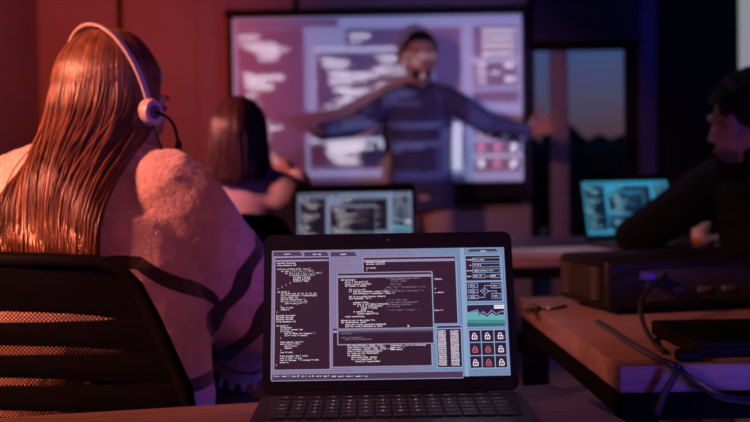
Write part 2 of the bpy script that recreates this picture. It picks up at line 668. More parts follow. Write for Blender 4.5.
class Picture:
    """flat artwork of many coloured areas collected into one mesh; coordinates 0..1 across, 0..1 down"""

    def __init__(self, w, h):
        self.w, self.h = w, h
        self.v, self.f, self.m = [], [], []

    def P(self, u, v, lay):
        return ((u - .5) * self.w, -lay * .00012, (1 - v) * self.h)

    def poly(self, uv, mi, lay):
        n = len(self.v)
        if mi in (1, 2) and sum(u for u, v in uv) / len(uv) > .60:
            mi = 11 if mi == 2 else 12  # redder left, bluer right: room light on the display painted into its colours
        self.v += [self.P(u, v, lay) for u, v in uv]
        self.f.append(tuple(range(n + len(uv) - 1, n - 1, -1)))
        self.m.append(mi)

    def rect(self, a, b, mi, lay):
        self.poly([(a[0], a[1]), (b[0], a[1]), (b[0], b[1]), (a[0], b[1])], mi, lay)

    def border(self, a, b, t, mi, lay):
        tx, ty = t / 237, t / 132
        self.rect(a, (b[0], a[1] + ty), mi, lay)
        self.rect((a[0], b[1] - ty), b, mi, lay)
        self.rect((a[0], a[1] + ty), (a[0] + tx, b[1] - ty), mi, lay)
        self.rect((b[0] - tx, a[1] + ty), (b[0], b[1] - ty), mi, lay)

    def line(self, a, b, t, mi, lay):
        ax, ay = a[0] * 237, a[1] * 132
        bx, by = b[0] * 237, b[1] * 132
        dx, dy = bx - ax, by - ay
        l = math.hypot(dx, dy) or 1
        nx, ny = -dy / l * t / 2, dx / l * t / 2
        q = [(ax + nx, ay + ny), (bx + nx, by + ny), (bx - nx, by - ny), (ax - nx, ay - ny)]
        q = [(x / 237, y / 132) for x, y in q]
        # keep orientation the same as rect()
        ar = sum(q[i][0] * q[(i + 1) % 4][1] - q[(i + 1) % 4][0] * q[i][1] for i in range(4))
        if ar < 0:
            q.reverse()
        self.poly(q, mi, lay)

    def text(self, u, v, s, size, mi, lay, adv=.5):
        """size in picture pixels (237 across); v is the baseline"""
        k = size / 237 * self.w
        x0, _, z0 = self.P(u, v, lay)
        y = -lay * .00012
        for i, ch in enumerate(s):
            if ch == ' ':
                continue
            vs, fs = glyph(ch)
            n = len(self.v)
            ox = x0 + i * adv * k
            self.v += [(ox + a * k * .95, y, z0 + b * k) for a, b in vs]
            for f in fs:
                self.f.append(tuple(n + q for q in f))
                self.m.append(mi)

    def mesh(self, name):
        me = bpy.data.meshes.new(name)
        me.from_pydata(self.v, [], self.f)
        me.polygons.foreach_set('material_index', self.m)
        me.update()
        return me


def ui(px, py):
    t = (py - 249) / 132.5
    xl, xr = 272 - 2 * t, 505 + 6 * t
    u = (px - xl) / (xr - xl)
    v = (py - (249 - 5 * u)) / (132 + u)
    return u, v


CODE_LEFT = [  # (x, y, text) in photo pixels
    (277, 263, '#include <iostream>'), (277, 265.2, 'using namespace std;'),
    (277, 269.2, 'void sort_list(int arr[], int n) {'), (281, 271.4, 'for (int i = 0; i < n - 1; i++) {'),
    (285, 273.5, 'for (int j = 0; j < n - i - 1; j++) {'), (289, 275.6, 'if (arr[j] > arr[j + 1]) {'),
    (293, 277.6, 'int temp = arr[j];'), (293, 279.6, 'arr[j] = arr[j+1];'), (293, 281.6, 'arr[j+1] = temp;'),
    (289.5, 283.6, '}'), (285.5, 285.6, '}'), (281.5, 287.6, '}'), (277.5, 289.8, '}'),
    (277, 293, 'int main() {'), (280.5, 295, 'int arr[] = {64, 34, 25, 12, 22, 11};'),
    (280.5, 297, 'int n = sizeof(arr) / sizeof(arr[0]);'), (280.5, 299, 'sort_list(arr, n);'),
    (280.5, 301, 'cout << "Sorted array: ";'), (280.5, 303, 'for (int i = 0; i < n; i++)'),
    (284.5, 305, 'cout << arr[i] << " ";'), (280.5, 307.5, '}'), (280.5, 309.3, 'cout << endl;'), (280.5, 311.3, 'return 0;'),
    (276.5, 313.6, '}'),
    (276, 317.5, '#include <iostream>'), (276, 319.5, '#include <string>'), (276, 321.5, '#include <vector>'),
    (276, 323.6, 'using namespace std;'),
    (276, 327.8, 'int main() {'), (280, 329.8, 'string name;'), (280, 331.8, 'int first, second, sum;'),
    (280, 333.8, 'if (first) {'), (284, 335.8, 'cout << "Enter two integers: ";'), (284, 337.8, 'cin >> first >> second;'),
    (280, 340.2, '}'), (280, 344.4, 'float sum_val, avg = 0;'), (280, 346.4, 'while (first != 0) {'),
    (284, 348.4, 'sum += first;'), (284, 350.4, 'count++;'), (280, 352.6, '}'), (280, 354.8, 'cout << endl;'),
    (279.5, 358.4, 'float average = sum / count;'), (279.5, 360.6, 'cout << "sum " << sum;'),
    (279.5, 362.7, 'cout << "Average: " << average << endl;'), (279.5, 364.8, 'return 0;'), (275.5, 367.3, '}')]
CODE_A = [(366.5, 261.4, '#include <iostream>'), (366.5, 263.5, '#include <stdlib.h>'), (366.5, 267.6, 'int main()'),
          (366.5, 270, '{')]
CODE_B = [
    (341, 280.4, 'def main(args):'), (345, 282.6, 'parser = args.get("-p")'), (345, 284.8, 'target = parser.open(args)'),
    (345, 286.8, 'for element in target:'), (349, 290.6, 'def is_in_a_list:'),
    (349, 292.6, 'x = self.get_index(name, value) + index'), (353, 294.6, 'self.counter[i] = round(index * value, 1)'),
    (349, 297.8, 'def is_in_a_python_index(a, default)'), (349, 299.8, 'with open(name, "rb"):'),
    (353, 303.8, 'counted = false'), (353, 305.6, 'for line in self.input_lines(open):'), (357, 307.5, 'if line in index_of(name)'),
    (361, 309.5, 'column = line[0]'), (361, 311.4, 'break'), (353, 313.4, 'if counted is false:'),
    (357, 315.3, 'counters.append(line)'), (345, 318.4, 'return transform(x)'),
    (341, 322.4, '#thread to run in the target file'), (341, 324.4, 'def checksum(name, path):'),
    (345, 326.6, 'check_sum = target.open(name).hash(path)'), (345, 328.6, 'with self.check_index(name) as value:'),
    (341, 335.6, 'void main()'), (341, 339.8, 'static void execute()'), (345, 341.6, 'public void set_index(int)')]
CODE_B2 = [(391, 279.5, 'target.exec("list")'), (391, 281.5, 'a = [int, float]'), (391, 284.5, 'b[j] = open'), (384, 290, 'for i = 1 .. n'),
           (386, 278.5, '"string" = value[i] = result.append'), (386, 287.8, 'index, "line" = list.open(index), 0, true'),
           (386, 291.8, 'if (arr[j]["name"]) = value_index * 1 ='), (388, 301, 'a + b = index + open'),
           (386, 303.6, 'try self.index.list("set(value)")'), (386, 305.8, 'catch Exception_index(run),'), (386, 308, '- 1 + 1 = "sum"'),
           (386, 311.6, '" * i [ * 1 value * 1 ] value " : 1'),
           (434.5, 279, 'index[i]'), (434.5, 289, 'if'), (434.5, 293, 'is counter'), (434.5, 311.6, 'value = n')]
CODE_C = [(347, 347.6, 'def sign_index(self, target, value):'), (347, 349.6, 'index.value = transform(index, value)'),
          (347, 351.6, 'self.open(name, counter, index, value) = list'), (347, 353.6, 'index = value.list(append(target))'),
          (347, 355.6, 'for index in self.line(target):'), (347, 357.6, 'try.open(name, 1)'), (351, 359.6, 'self.value(index, target)'),
          (351, 361.6, 'for j in range(index, 1):'), (355, 363.8, 'value[i] = target(index)'),
          (390, 347.5, 'index(target, self.list.set(value))'), (390, 349.6, 'index.list - 1'), (390, 351.6, 'index.open()')]


def make_picture(w, h):
    """materials: 0 pale bg, 1 window dark, 2 line, 3 text, 4 dim text, 5 chart teal, 6 red icon, 7 bg mid, 8 bg blue, 9 title bar"""
    p = Picture(w, h)
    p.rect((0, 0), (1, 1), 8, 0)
    for u0, u1, mi in ((0, .34, 0), (.34, .68, 7)):  # lavender to blue steps stand in for red room light at the left
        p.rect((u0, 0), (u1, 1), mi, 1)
    # fine grid
    n = 118
    for i in range(n):
        u = (i + .5) / n
        p.rect((u - .0012, 0), (u + .0012, 1), 2, 2)
    for i in range(66):
        v = (i + .5) / 66
        p.rect((0, v - .0021), (1, v + .0021), 2, 2)

    def wnd(x0, y0, x1, y1, lay, bar=3.0):
        a, b = ui(x0, y0), ui(x1, y1)
        p.rect(a, b, 1, lay)
        p.border(a, b, 1.1, 2, lay + 1)
        if bar:
            p.rect(ui(x0 + 1.3, y0 + bar), ui(x1 - 1.3, y0 + bar + .8), 2, lay + 1)
            p.rect(ui(x1 - 4, y0 + .9), ui(x1 - 1.6, y0 + bar - .3), 9, lay + 1)

    # tabs
    for x0, x1 in ((273, 303.5), (304, 330), (330.5, 358)):
        a, b = ui(x0, 250), ui(x1, 254.8)
        pts = [(a[0], b[1]), (a[0], a[1]), (b[0] - .012, a[1]), (b[0], b[1])]
        pts = [pts[1], pts[2], pts[3], pts[0]]
        p.poly(pts, 9, 3)
        for i in range(4):
            p.line(pts[i], pts[(i + 1) % 4], .7, 2, 4)
        p.text(*ui((x0 + x1) / 2 - 4, 253.1), 'source' if x0 < 280 else ('main.cpp' if x0 < 310 else 'output'), 2.1, 3, 5)
    wnd(274.5, 255.8, 330.5, 371.6, 3)
    for x, y, s in CODE_LEFT:
        p.text(*ui(x, y), s, 2.0, 3, 6)
    wnd(362.7, 255.2, 459, 325, 3)
    for x, y, s in CODE_A:
        p.text(*ui(x, y), s, 2.0, 3, 6)
    wnd(331.5, 328.8, 432.8, 367.8, 5)
    for x, y, s in CODE_C:
        p.text(*ui(x, y), s, 2.05, 3, 8)
    wnd(337, 272, 434.8, 345.2, 9)
    p.rect(ui(338.5, 330), ui(433.5, 331.2), 2, 10)
    p.rect(ui(338.5, 331.2), ui(433.5, 333.2), 9, 10)
    for x, y, s in CODE_B:
        p.text(*ui(x, y), s, 2.05, 3 if y < 332 else 4, 12)
    for x, y, s in CODE_B2:
        p.text(*ui(x, y), s, 1.95, 4 if x < 430 else 3, 12)
    # table of numbers
    wnd(435.8, 326.2, 463.2, 369.6, 13)
    rr = random.Random(3)
    for c in (437.6, 450.2):
        for k in range(18):
            p.text(*ui(c + k * .06, 333.2 + k * 2.0), '%08d' % rr.randrange(10 ** 8), 2.2, 3, 15, adv=.46)
    # status bar
    p.rect(ui(271, 375.4), ui(463.5, 379.8), 2, 3)
    p.rect(ui(271.8, 376.2), ui(462.8, 379.0), 9, 4)
    x = 273
    for wd in ('file.a', 'insert 1', 'lines 44', 'int A', 'col 40', 'utf-8', 'hash 7', 'index', 'main 0', 'value 1', 'count 4', 'list'):
        p.text(*ui(x, 378.4), wd, 1.9, 3, 5)
        x += len(wd) * .95 + 2.3
    # right column
    p.rect(ui(464.2, 245), ui(464.9, 378), 2, 3)
    q = [ui(467.5, 249.8), ui(469.8, 246), ui(496.5, 245.4), ui(500, 249.2)]
    p.poly([q[1], q[2], q[3], q[0]], 9, 3)
    for i in range(4):
        p.line(q[i], q[(i + 1) % 4], .7, 2, 4)
    p.text(*ui(480.5, 248.9), 'status', 2.1, 3, 5)
    wnd(465, 252.8, 503.8, 301.8, 3, 0)
    p.rect(ui(465.5, 280), ui(503.8, 281), 2, 5)
    for y, lab, xa, val in ((257.6, 'target', 472.6, 'host_index'), (263.4, 'ip', 472.8, '10.14.2'), (269.3, 'access', 473, 'index_value_1.list')):
        p.border(ui(xa, y - 1.8), ui(501, y + 1.9), .6, 2, 5)
        p.text(*ui(467 if len(lab) > 2 else 470, y + .7), lab, 2.0, 3, 5)
        p.text(*ui(xa + 1.3, y + .8), val, 2.2, 3, 5)
    p.text(*ui(467, 275.9), 'input', 2.0, 3, 5)
    p.border(ui(473.2, 273.3), ui(486, 277), .6, 2, 5)
    p.text(*ui(474.3, 275.8), 'main 12', 2.2, 3, 5)
    p.text(*ui(487.3, 275.8), 'port', 1.8, 3, 5)
    p.border(ui(491, 273.2), ui(501.5, 276.8), .6, 2, 5)
    p.text(*ui(492, 275.6), '8080', 2.2, 3, 5)
    # flow chart
    for x0, y0, x1, y1 in ((468.5, 282.8, 478.5, 287), (468.7, 289, 478.7, 293), (469, 295.2, 479, 299), (491.3, 282.6, 501, 287.6), (492, 293, 501.8, 298.4)):
        p.border(ui(x0, y0), ui(x1, y1), .7, 2, 5)
        p.text(*ui(x0 + 2, (y0 + y1) / 2 + .7), 'data', 2.2, 3, 5, adv=.55)
    d = [(480.6, 290.8), (485, 287.8), (489.5, 290.8), (485, 293.8)]
    for i in range(4):
        p.line(ui(*d[i]), ui(*d[(i + 1) % 4]), .7, 2, 5)
    p.text(*ui(483.4, 291.5), 'if', 2.2, 3, 5)
    for a, b in (((473.6, 287), (473.6, 289)), ((473.8, 293), (473.8, 295.2)), ((479, 297.4), (485.2, 297.2)), ((485.2, 297.2), (485.1, 293.8)),
                 ((485, 287.8), (485, 285)), ((485, 285), (491.3, 284.9)), ((489.5, 290.8), (496.8, 290.6)), ((496.8, 290.6), (496.9, 293))):
        p.line(ui(*a), ui(*b), .7, 2, 5)
    # chart
    wnd(466.2, 304.4, 506, 328.3, 3, 0)
    up = [(467, 313.8), (473, 312), (477.8, 310.4), (480, 315.8), (483.4, 312), (487.6, 315.6), (492, 310.6), (496.5, 314.8), (500, 312.6), (505, 311.8)]
    lo = [(467, 314.6), (472, 313.3), (477.6, 312.4), (479, 317.6), (483, 315), (487.6, 318.2), (492, 313.8), (496.4, 317), (500, 315.4), (505, 316)]
    for i in range(len(lo) - 1):
        a, b = lo[i], lo[i + 1]
        p.poly([ui(*a), ui(*b), ui(b[0] + .3, 320.5), ui(a[0] + .3, 320.5)], 5, 5)
        p.poly([ui(a[0] + .3, 320.5), ui(b[0] + .3, 320.5), ui(b[0] + .35, 324), ui(a[0] + .35, 324)], 10, 5)
        p.poly([ui(a[0] + .35, 324), ui(b[0] + .35, 324), ui(b[0] + .4, 327.3), ui(a[0] + .4, 327.3)], 13, 5)
        p.line(ui(*a), ui(*b), .7, 2, 6)
        p.line(ui(*up[i]), ui(*up[i + 1]), .8, 2, 6)
    p.rect(ui(494.3, 305.4), ui(504.4, 306.6), 3, 5)
    p.rect(ui(494.3, 307.2), ui(504.5, 308.8), 3, 5)
    # padlocks in a 3 x 3 grid
    a, b = ui(468, 330.4), ui(508.6, 370)
    p.rect(a, b, 1, 3)
    p.border(a, b, 1.2, 2, 4)
    for k in (1, 2):
        u = lerp(a[0], b[0], k / 3)
        v = lerp(a[1], b[1], k / 3)
        p.line((u, a[1]), (u, b[1]), 1.0, 2, 4)
        p.line((a[0], v), (b[0], v), 1.0, 2, 4)
    for i in range(3):
        for j in range(3):
            cu, cv = lerp(a[0], b[0], (i + .5) / 3), lerp(a[1], b[1], (j + .52) / 3)
            red = (i, j) in ((0, 1), (1, 1), (1, 2))
            mi = 6 if red else 3
            X = lambda dx, dy: (cu + dx / 237, cv + dy / 132)
            bx = [X(-2.3, -.2), X(2.3, -.2), X(2.3, 3), X(-2.3, 3)]
            for q in range(4):
                p.line(bx[q], bx[(q + 1) % 4], .8, mi, 5)
            p.rect(X(-.4, .8), X(.4, 2.1), mi, 5)
            arc = [X(-1.6 * math.cos(t) + (0 if red else -.3), -.9 - 2.1 * math.sin(t)) for t in [math.pi * q / 6 for q in range(7)]]
            arc = [X(-1.6 + (0 if red else -.3), -.2)] + arc + ([X(1.6, -.2)] if red else [])
            for q in range(len(arc) - 1):
                p.line(arc[q], arc[q + 1], .75, mi, 5)
    # pointer
    c = ui(407.8, 325.6)
    X = lambda dx, dy: (c[0] + dx / 237, c[1] + dy / 132)
    p.poly([X(0, 0), X(1.5, 2.1), X(.6, 2.4), X(0, 2.6)], 3, 17)
    return p.mesh('displayed_picture')


def pic_mats(tint, k=1.0):
    cols = tint
    return [emat('screen_%d' % i, c, k) for i, c in enumerate(cols)]


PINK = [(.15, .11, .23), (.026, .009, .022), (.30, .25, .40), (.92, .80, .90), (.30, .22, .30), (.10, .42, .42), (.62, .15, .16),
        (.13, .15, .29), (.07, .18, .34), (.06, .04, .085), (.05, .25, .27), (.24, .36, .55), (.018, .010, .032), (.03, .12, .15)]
LAP2 = [(.17, .19, .29), (.010, .007, .018), (.20, .23, .34), (.95, .88, .95), (.22, .18, .22), (.10, .34, .40), (.50, .10, .15),
        (.14, .18, .30), (.14, .22, .36), (.035, .03, .06), (.05, .2, .25), (.19, .25, .38), (.010, .009, .022), (.03, .1, .14)]
TEAL = [(.035, .27, .46), (.004, .014, .04), (.04, .30, .48), (.40, 1.0, 1.15), (.06, .3, .5), (.06, .4, .6), (.10, .3, .5),
        (.03, .25, .44), (.03, .25, .46), (.02, .12, .25), (.03, .2, .35), (.04, .32, .50), (.004, .014, .04), (.02, .12, .22)]
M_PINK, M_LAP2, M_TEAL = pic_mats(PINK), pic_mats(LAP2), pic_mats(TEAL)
LW, LH, PW, PH = .308, .197, .2885, .159
PZ = .0175
PIC = make_picture(PW, PH)


def rounded(bm, w, h, t, r, seg=6, bev=.0015):
    """slab in the XZ plane from z = 0 to h, y from 0 to t, rounded corners"""
    pts = []
    for cx_, cz_, a0 in ((w / 2 - r, h - r, 0), (-w / 2 + r, h - r, 90), (-w / 2 + r, r, 180), (w / 2 - r, r, 270)):
        for k in range(seg + 1):
            a = R(a0 + 90 * k / seg)
            pts.append((cx_ + r * math.cos(a), cz_ + r * math.sin(a)))
    lo = [bm.verts.new((x, 0, z)) for x, z in pts]
    hi = [bm.verts.new((x, t, z)) for x, z in pts]
    f0 = bm.faces.new(lo)
    f1 = bm.faces.new(list(reversed(hi)))
    n = len(pts)
    for k in range(n):
        bm.faces.new((lo[(k + 1) % n], lo[k], hi[k], hi[(k + 1) % n]))
    es = list(f0.edges) + list(f1.edges)
    bmesh.ops.bevel(bm, geom=es, offset=bev, segments=2, affect='EDGES')


def make_laptop(tilt, pic, picmats, detail=True):
    root = empty('laptop', (0, 0, 0))
    bd = .215
    bm = bmesh.new()
    rounded(bm, LW, bd, .0145, .012)
    bmesh.ops.transform(bm, matrix=Matrix.Translation((0, -bd + .004, .0165)) @ Matrix.Rotation(R(-90), 4, 'X'), verts=bm.verts)
    base = build('base', bm, MT['shell'], root)
    bm = bmesh.new()
    box(bm, (0, -.068, .0166), (LW - .028, .108, .0006), 0)
    build('keyboard_well', bm, MT['black_matte'], base, smooth=False)
    # keyboard: one mesh of keycaps with printed legends
    bm = bmesh.new()
    kw, kd = .0190, .0182
    rows = ['', '1234567890-=', 'QWERTYUIOP[]', 'ASDFGHJKL;', 'ZXCVBNM,./', '']
    x0 = -LW / 2 + .020
    for r in range(6):
        y = -.0235 - r * kd + (.004 if r == 0 else 0)
        n = 14
        for k in range(n):
            wk = kw
            x = x0 + kw * k + kw / 2
            box(bm, (x, y, .0176), (wk - .003, (kd if r else kd * .62) - .003, .0016), .0004, 1)
    kb = build('keyboard', bm, MT['key'], root, angle=30)
    if detail:
        V, Fc = [], []
        for r in range(6):
            y = -.0235 - r * kd + (.004 if r == 0 else 0)
            for k in range(14):
                s = rows[r]
                j = k - (1 if r < 4 else 2)
                if r == 0:
                    ch = 'esc' if k == 0 else 'F%d' % k
                elif 0 <= j < len(s):
                    ch = s[j]
                elif r in (2, 3) and k == 0:
                    ch = 'tab'
                elif k == 13 and r in (1, 2, 3):
                    ch = 'del' if r == 1 else '<-'
                else:
                    continue
                size = .0038 if len(ch) > 1 else .0062
                x = x0 + kw * k + kw / 2 - len(ch) * size * .3
                for i, c in enumerate(ch):
                    vs, fs = glyph(c)
                    nn = len(V)
                    V += [(x + i * size * .55 + a * size, y - size * .3 + b * size, .01855) for a, b in vs]
                    Fc += [tuple(nn + q for q in f) for f in fs]
        me = bpy.data.meshes.new('key_legends')
        me.from_pydata(V, [], Fc)
        mk('key_legends', me, MT['legend'], kb, smooth=False)
    bm = bmesh.new()
    box(bm, (0, -.165, .0166), (.105, .068, .0005), 0)
    build('trackpad', bm, MT['shell'], base, smooth=False)
    for sx in (-1, 1):
        for y in (-.02, -.19):
            bm = bmesh.new()
            tube(bm, [(sx * .13, y, .0), (sx * .13, y, .003)], .006, 10, round_ends=False)
            build('rubber_foot', bm, MT['black_matte'], base)
    bm = bmesh.new()
    tube(bm, [(-.11, .004, .0165), (.11, .004, .0165)], .0055, 12)
    build('hinge', bm, MT['black'], root)
    rot = Matrix.Translation((0, .003, .018)) @ Matrix.Rotation(-tilt, 4, 'X')
    bm = bmesh.new()
    rounded(bm, LW, LH, .0052, .010)
    o = build('lid', bm, MT['black'], root)
    o.matrix_local = rot
    bm = bmesh.new()
    rounded(bm, PW + .006, PH + .006, .0006, .002, 3, .0001)
    bmesh.ops.translate(bm, vec=(0, -.0007, PZ - .003), verts=bm.verts)
    s = build('display', bm, MT['black'], o, smooth=False)
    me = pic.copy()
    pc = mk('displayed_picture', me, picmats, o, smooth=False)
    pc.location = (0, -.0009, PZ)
    bm = bmesh.new()
    tube(bm, [(0, -.0006, LH - .0085), (0, .001, LH - .0085)], .0016, 10, round_ends=False)
    build('camera_dot', bm, MT['lens'] if False else MT['vent'], o)
    return root


def solve_tilt():
    return R(13)


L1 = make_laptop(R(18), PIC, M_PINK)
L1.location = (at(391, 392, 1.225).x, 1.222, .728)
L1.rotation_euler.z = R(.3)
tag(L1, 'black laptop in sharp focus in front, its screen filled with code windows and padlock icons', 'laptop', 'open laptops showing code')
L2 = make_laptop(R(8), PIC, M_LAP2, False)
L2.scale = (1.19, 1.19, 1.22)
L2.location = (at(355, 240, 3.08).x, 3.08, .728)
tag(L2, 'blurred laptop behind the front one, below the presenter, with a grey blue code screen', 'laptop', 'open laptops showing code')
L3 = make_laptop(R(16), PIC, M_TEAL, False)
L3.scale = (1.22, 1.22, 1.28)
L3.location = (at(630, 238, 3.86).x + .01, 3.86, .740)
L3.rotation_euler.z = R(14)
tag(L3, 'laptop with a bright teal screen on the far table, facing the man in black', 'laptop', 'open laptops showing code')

# ------------------------------------------------------------------ chairs


def make_chair():
    """office chair, origin on the floor under the seat; occupant looks along +Y"""
    root = empty('office_chair', (0, 0, 0))
    BYc = -.29

    def back_pt(s, z, off=0):
        """s -1..1 across, z height: curved, leaning back"""
        hw = min(.292, lerp(.340, .200, min(1, max(0, (z - .55) / .345))))
        x = s * hw
        y = BYc + .055 * s * s - .10 * (z - .55) + .03
        return Vector((x, y + off, z))
    # outer frame loop
    bm = bmesh.new()
    pts = []
    zt, zb = .885, .53
    prof = [(-1, zb), (-1, .60), (-1, .70), (-1, .80), (-.985, .85), (-.93, .877), (-.8, .888), (-.5, .893), (0, .896), (.5, .893), (.8, .888), (.93, .877), (.985, .85), (1, .80), (1, .70), (1, .60), (1, zb)]
    pts = [back_pt(s, z) for s, z in prof] + [back_pt(s, zb - .012) for s in (.6, 0, -.6)]
    tube(bm, pts, .0125, 10, closed=True)
    fr = build('back_frame', bm, MT['black'], root)
    # slats
    slots = [(.816, .0085), (.768, .0075), (.722, .0065), (.675, .006), (.63, .006), (.585, .006)]
    bounds = [(lambda s: .888, None)]
    edges_top = [lambda s: .888] + [(lambda s, zc=zc, h=h: zc - h * math.sqrt(max(0, 1 - (s / .80) ** 2)) - .03 * 0 - .012 * abs(s) ** 2) for zc, h in slots]
    edges_bot = [(lambda s, zc=zc, h=h: zc + h * math.sqrt(max(0, 1 - (s / .80) ** 2)) - .012 * abs(s) ** 2) for zc, h in slots] + [lambda s: .535]
    for et, eb in zip(edges_top, edges_bot):
        bm = bmesh.new()
        rows = []
        N = 40
        for i in range(N + 1):
            s = -.99 + 1.98 * i / N
            zt_, zb_ = et(s), eb(s)
            q = []
            for z, o_ in ((zt_, -.006), ((zt_ + zb_) / 2, -.0085), (zb_, -.006), (zb_, .005), (zt_, .005)):
                q.append(bm.verts.new(back_pt(s, z, o_)))
            rows.append(q)
        for i in range(N):
            for k in range(5):
                bm.faces.new((rows[i][k], rows[i + 1][k], rows[i + 1][(k + 1) % 5], rows[i][(k + 1) % 5]))
        bm.faces.new(rows[0])
        bm.faces.new(list(reversed(rows[-1])))
        bmesh.ops.recalc_face_normals(bm, faces=bm.faces)
        build('slat', bm, MT['black'], root)
    # netting behind the slats
    bm = bmesh.new()
    rows = []
    for i in range(25):
        s = -.97 + 1.94 * i / 24
        rows.append([bm.verts.new(back_pt(s, lerp(.54, .885, k / 8), .008)) for k in range(9)])
    for i in range(24):
        for k in range(8):
            bm.faces.new((rows[i][k], rows[i + 1][k], rows[i + 1][k + 1], rows[i][k + 1]))
    build('netting', bm, MT['net'], root)
    bm = bmesh.new()
    box(bm, (0, 0, .455), (.47, .46, .06), .025, 3)
    build('seat', bm, MT['seat_mesh'], root)
    bm = bmesh.new()
    tube(bm, spline([(0, -.05, .40), (0, -.22, .40), (0, -.275, .46), (0, -.285, .56)], 6), .022, 10)
    build('back_bracket', bm, MT['black'], root)
    bm = bmesh.new()
    box(bm, (0, 0, .405), (.16, .2, .05), .012)
    tube(bm, [(0, 0, .38), (0, 0, .10)], .024, 14, round_ends=False)
    build('gas_lift', bm, MT['metal_black'], root)
    for k in range(5):
        a = R(90 + 72 * k)
        c, s = math.cos(a), math.sin(a)
        bm = bmesh.new()
        tube(bm, [(c * .02, s * .02, .105), (c * .16, s * .16, .095), (c * .29, s * .29, .075)], [.024, .02, .016], 8)
        lg = build('leg', bm, MT['black'], root)
        bm = bmesh.new()
        for d in (-.014, .014):
            p = Vector((c * .29, s * .29, .028)) + Vector((-s, c, 0)) * d
            tube(bm, [p - Vector((-s, c, 0)) * .009, p + Vector((-s, c, 0)) * .009], .026, 16, round_ends=False)
        tube(bm, [(c * .29, s * .29, .03), (c * .29, s * .29, .08)], .007, 8)
        build('caster', bm, MT['black'], lg)
    return root


ch = make_chair()
ch.location = (-.535, 1.735, 0)
ch.rotation_euler.z = R(-6)
tag(ch, 'black office chair with slatted back under the woman in the headset', 'chair', 'black slatted office chairs')
c2 = copy_tree(ch)
c2.location = (-.50, 3.42, 0)
c2.rotation_euler.z = R(3)
tag(c2, 'black office chair under the woman with the shoulder length bob', 'chair', 'black slatted office chairs')
c3 = copy_tree(ch)
c3.location = (1.23, 3.00, 0)
c3.rotation_euler.z = R(22)
tag(c3, 'black office chair under the man in the black hoodie', 'chair', 'black slatted office chairs')

# ------------------------------------------------------------------ figures


class Fr:
    """local frame: x to the figure's right, y forward, z up"""

    def __init__(self, c, yaw, pitch=0, roll=0, s=1.0):
        self.c = Vector(c)
        self.s = s
        self.m = Matrix.Rotation(yaw, 3, 'Z') @ Matrix.Rotation(pitch, 3, 'X') @ Matrix.Rotation(roll, 3, 'Y')

    def p(self, x, y, z):
        return self.c + self.m @ (Vector((x, y, z)) * self.s)


def head_blobs(bm, H, neck, nr=.052, male=True):
    k = 1.0 if male else .95
    e = lambda c, r, rot=None: ellipsoid(bm, H.p(*[v * k for v in c]), [v * k * H.s for v in r], H.m @ rot if rot else H.m, 20, 14)
    e((0, -.012, .028), (.076, .098, .096))
    e((0, .020, -.020), (.066, .078, .088))
    e((0, .030, -.075), (.050, .058, .046))
    e((0, .072, -.098), (.022, .020, .018))
    e((0, .082, .022), (.055, .016, .014))                  # brow
    for s in (-1, 1):
        e((s * .044, .062, -.022), (.020, .022, .020))         # cheek
        e((s * .078, -.012, -.012), (.010, .021, .033), Matrix.Rotation(R(-s * 18), 3, 'Z'))
        e((s * .082, -.016, .008), (.008, .016, .016))
    tube(bm, [H.p(0, .092 * k, .010), H.p(0, .106 * k, -.012), H.p(0, .116 * k, -.030)], [.007, .010, .0125], 8)
    for s in (-1, 1):
        e((s * .011, .101, -.034), (.009, .010, .008))
    e((0, .092, -.060), (.024, .012, .007))
    e((0, .090, -.072), (.020, .012, .007))
    base = Vector(neck)
    tube(bm, [H.p(0, -.018, -.05), H.p(0, -.014, -.10), lerp(H.p(0, -.014, -.10), base, .6), base], [nr, nr, nr, nr * 1.18], 14)


def hand_blobs(bm, wrist, direction, palm_n, side, curl=.35, scale=1.0, spread=.12):
    """direction: towards the fingers; palm_n: out of the palm; side: towards the thumb"""
    d = Vector(direction).normalized()
    n = Vector(palm_n)
    n = (n - d * n.dot(d)).normalized()
    s = Vector(side)
    s = (s - d * s.dot(d) - n * s.dot(n)).normalized()
    w = Vector(wrist)
    k = scale
    loft(bm, [(w - d * .01 * k, s * .027 * k, n * .019 * k), (w + d * .02 * k, s * .030 * k, n * .017 * k), (w + d * .055 * k, s * .039 * k, n * .015 * k),
              (w + d * .088 * k, s * .041 * k, n * .0125 * k), (w + d * .098 * k, s * .036 * k, n * .009 * k)], 16)
    for i, (o, L) in enumerate(((.030, .072), (.010, .080), (-.010, .075), (-.029, .060))):
        fd = (d + s * spread * (1.2 - .8 * i)).normalized()
        p = w + d * (.085 - abs(i - 1) * .004) * k + s * o * k
        pts = [p]
        dirv = fd
        for j, f in enumerate((.45, .32, .23)):
            a = curl * (.6 + .5 * j)
            dirv = (dirv * math.cos(a) + n * math.sin(a)).normalized()
            p = p + dirv * L * f * k
            pts.append(p)
        tube(bm, pts, [.0095 * k, .0088 * k, .0082 * k, .0070 * k], 8)
    p = w + d * .025 * k + s * .024 * k + n * .004 * k
    td = (d * .62 + s * .75 + n * .22).normalized()
    pts = [p, p + td * .034 * k]
    td2 = (d * .85 + s * .42 + n * .3).normalized()
    pts += [pts[-1] + td2 * .030 * k]
    pts += [pts[-1] + (td2 + d * .3).normalized() * .024 * k]
    tube(bm, pts, [.0145 * k, .0115 * k, .0102 * k, .008 * k], 8)


def limb(bm, a, b, ra, rb, n=5, bulge=.0):
    a, b = Vector(a), Vector(b)
    tube(bm, [lerp(a, b, i / n) for i in range(n + 1)], [lerp(ra, rb, i / n) * (1 + bulge * math.sin(math.pi * i / n)) for i in range(n + 1)], 14)


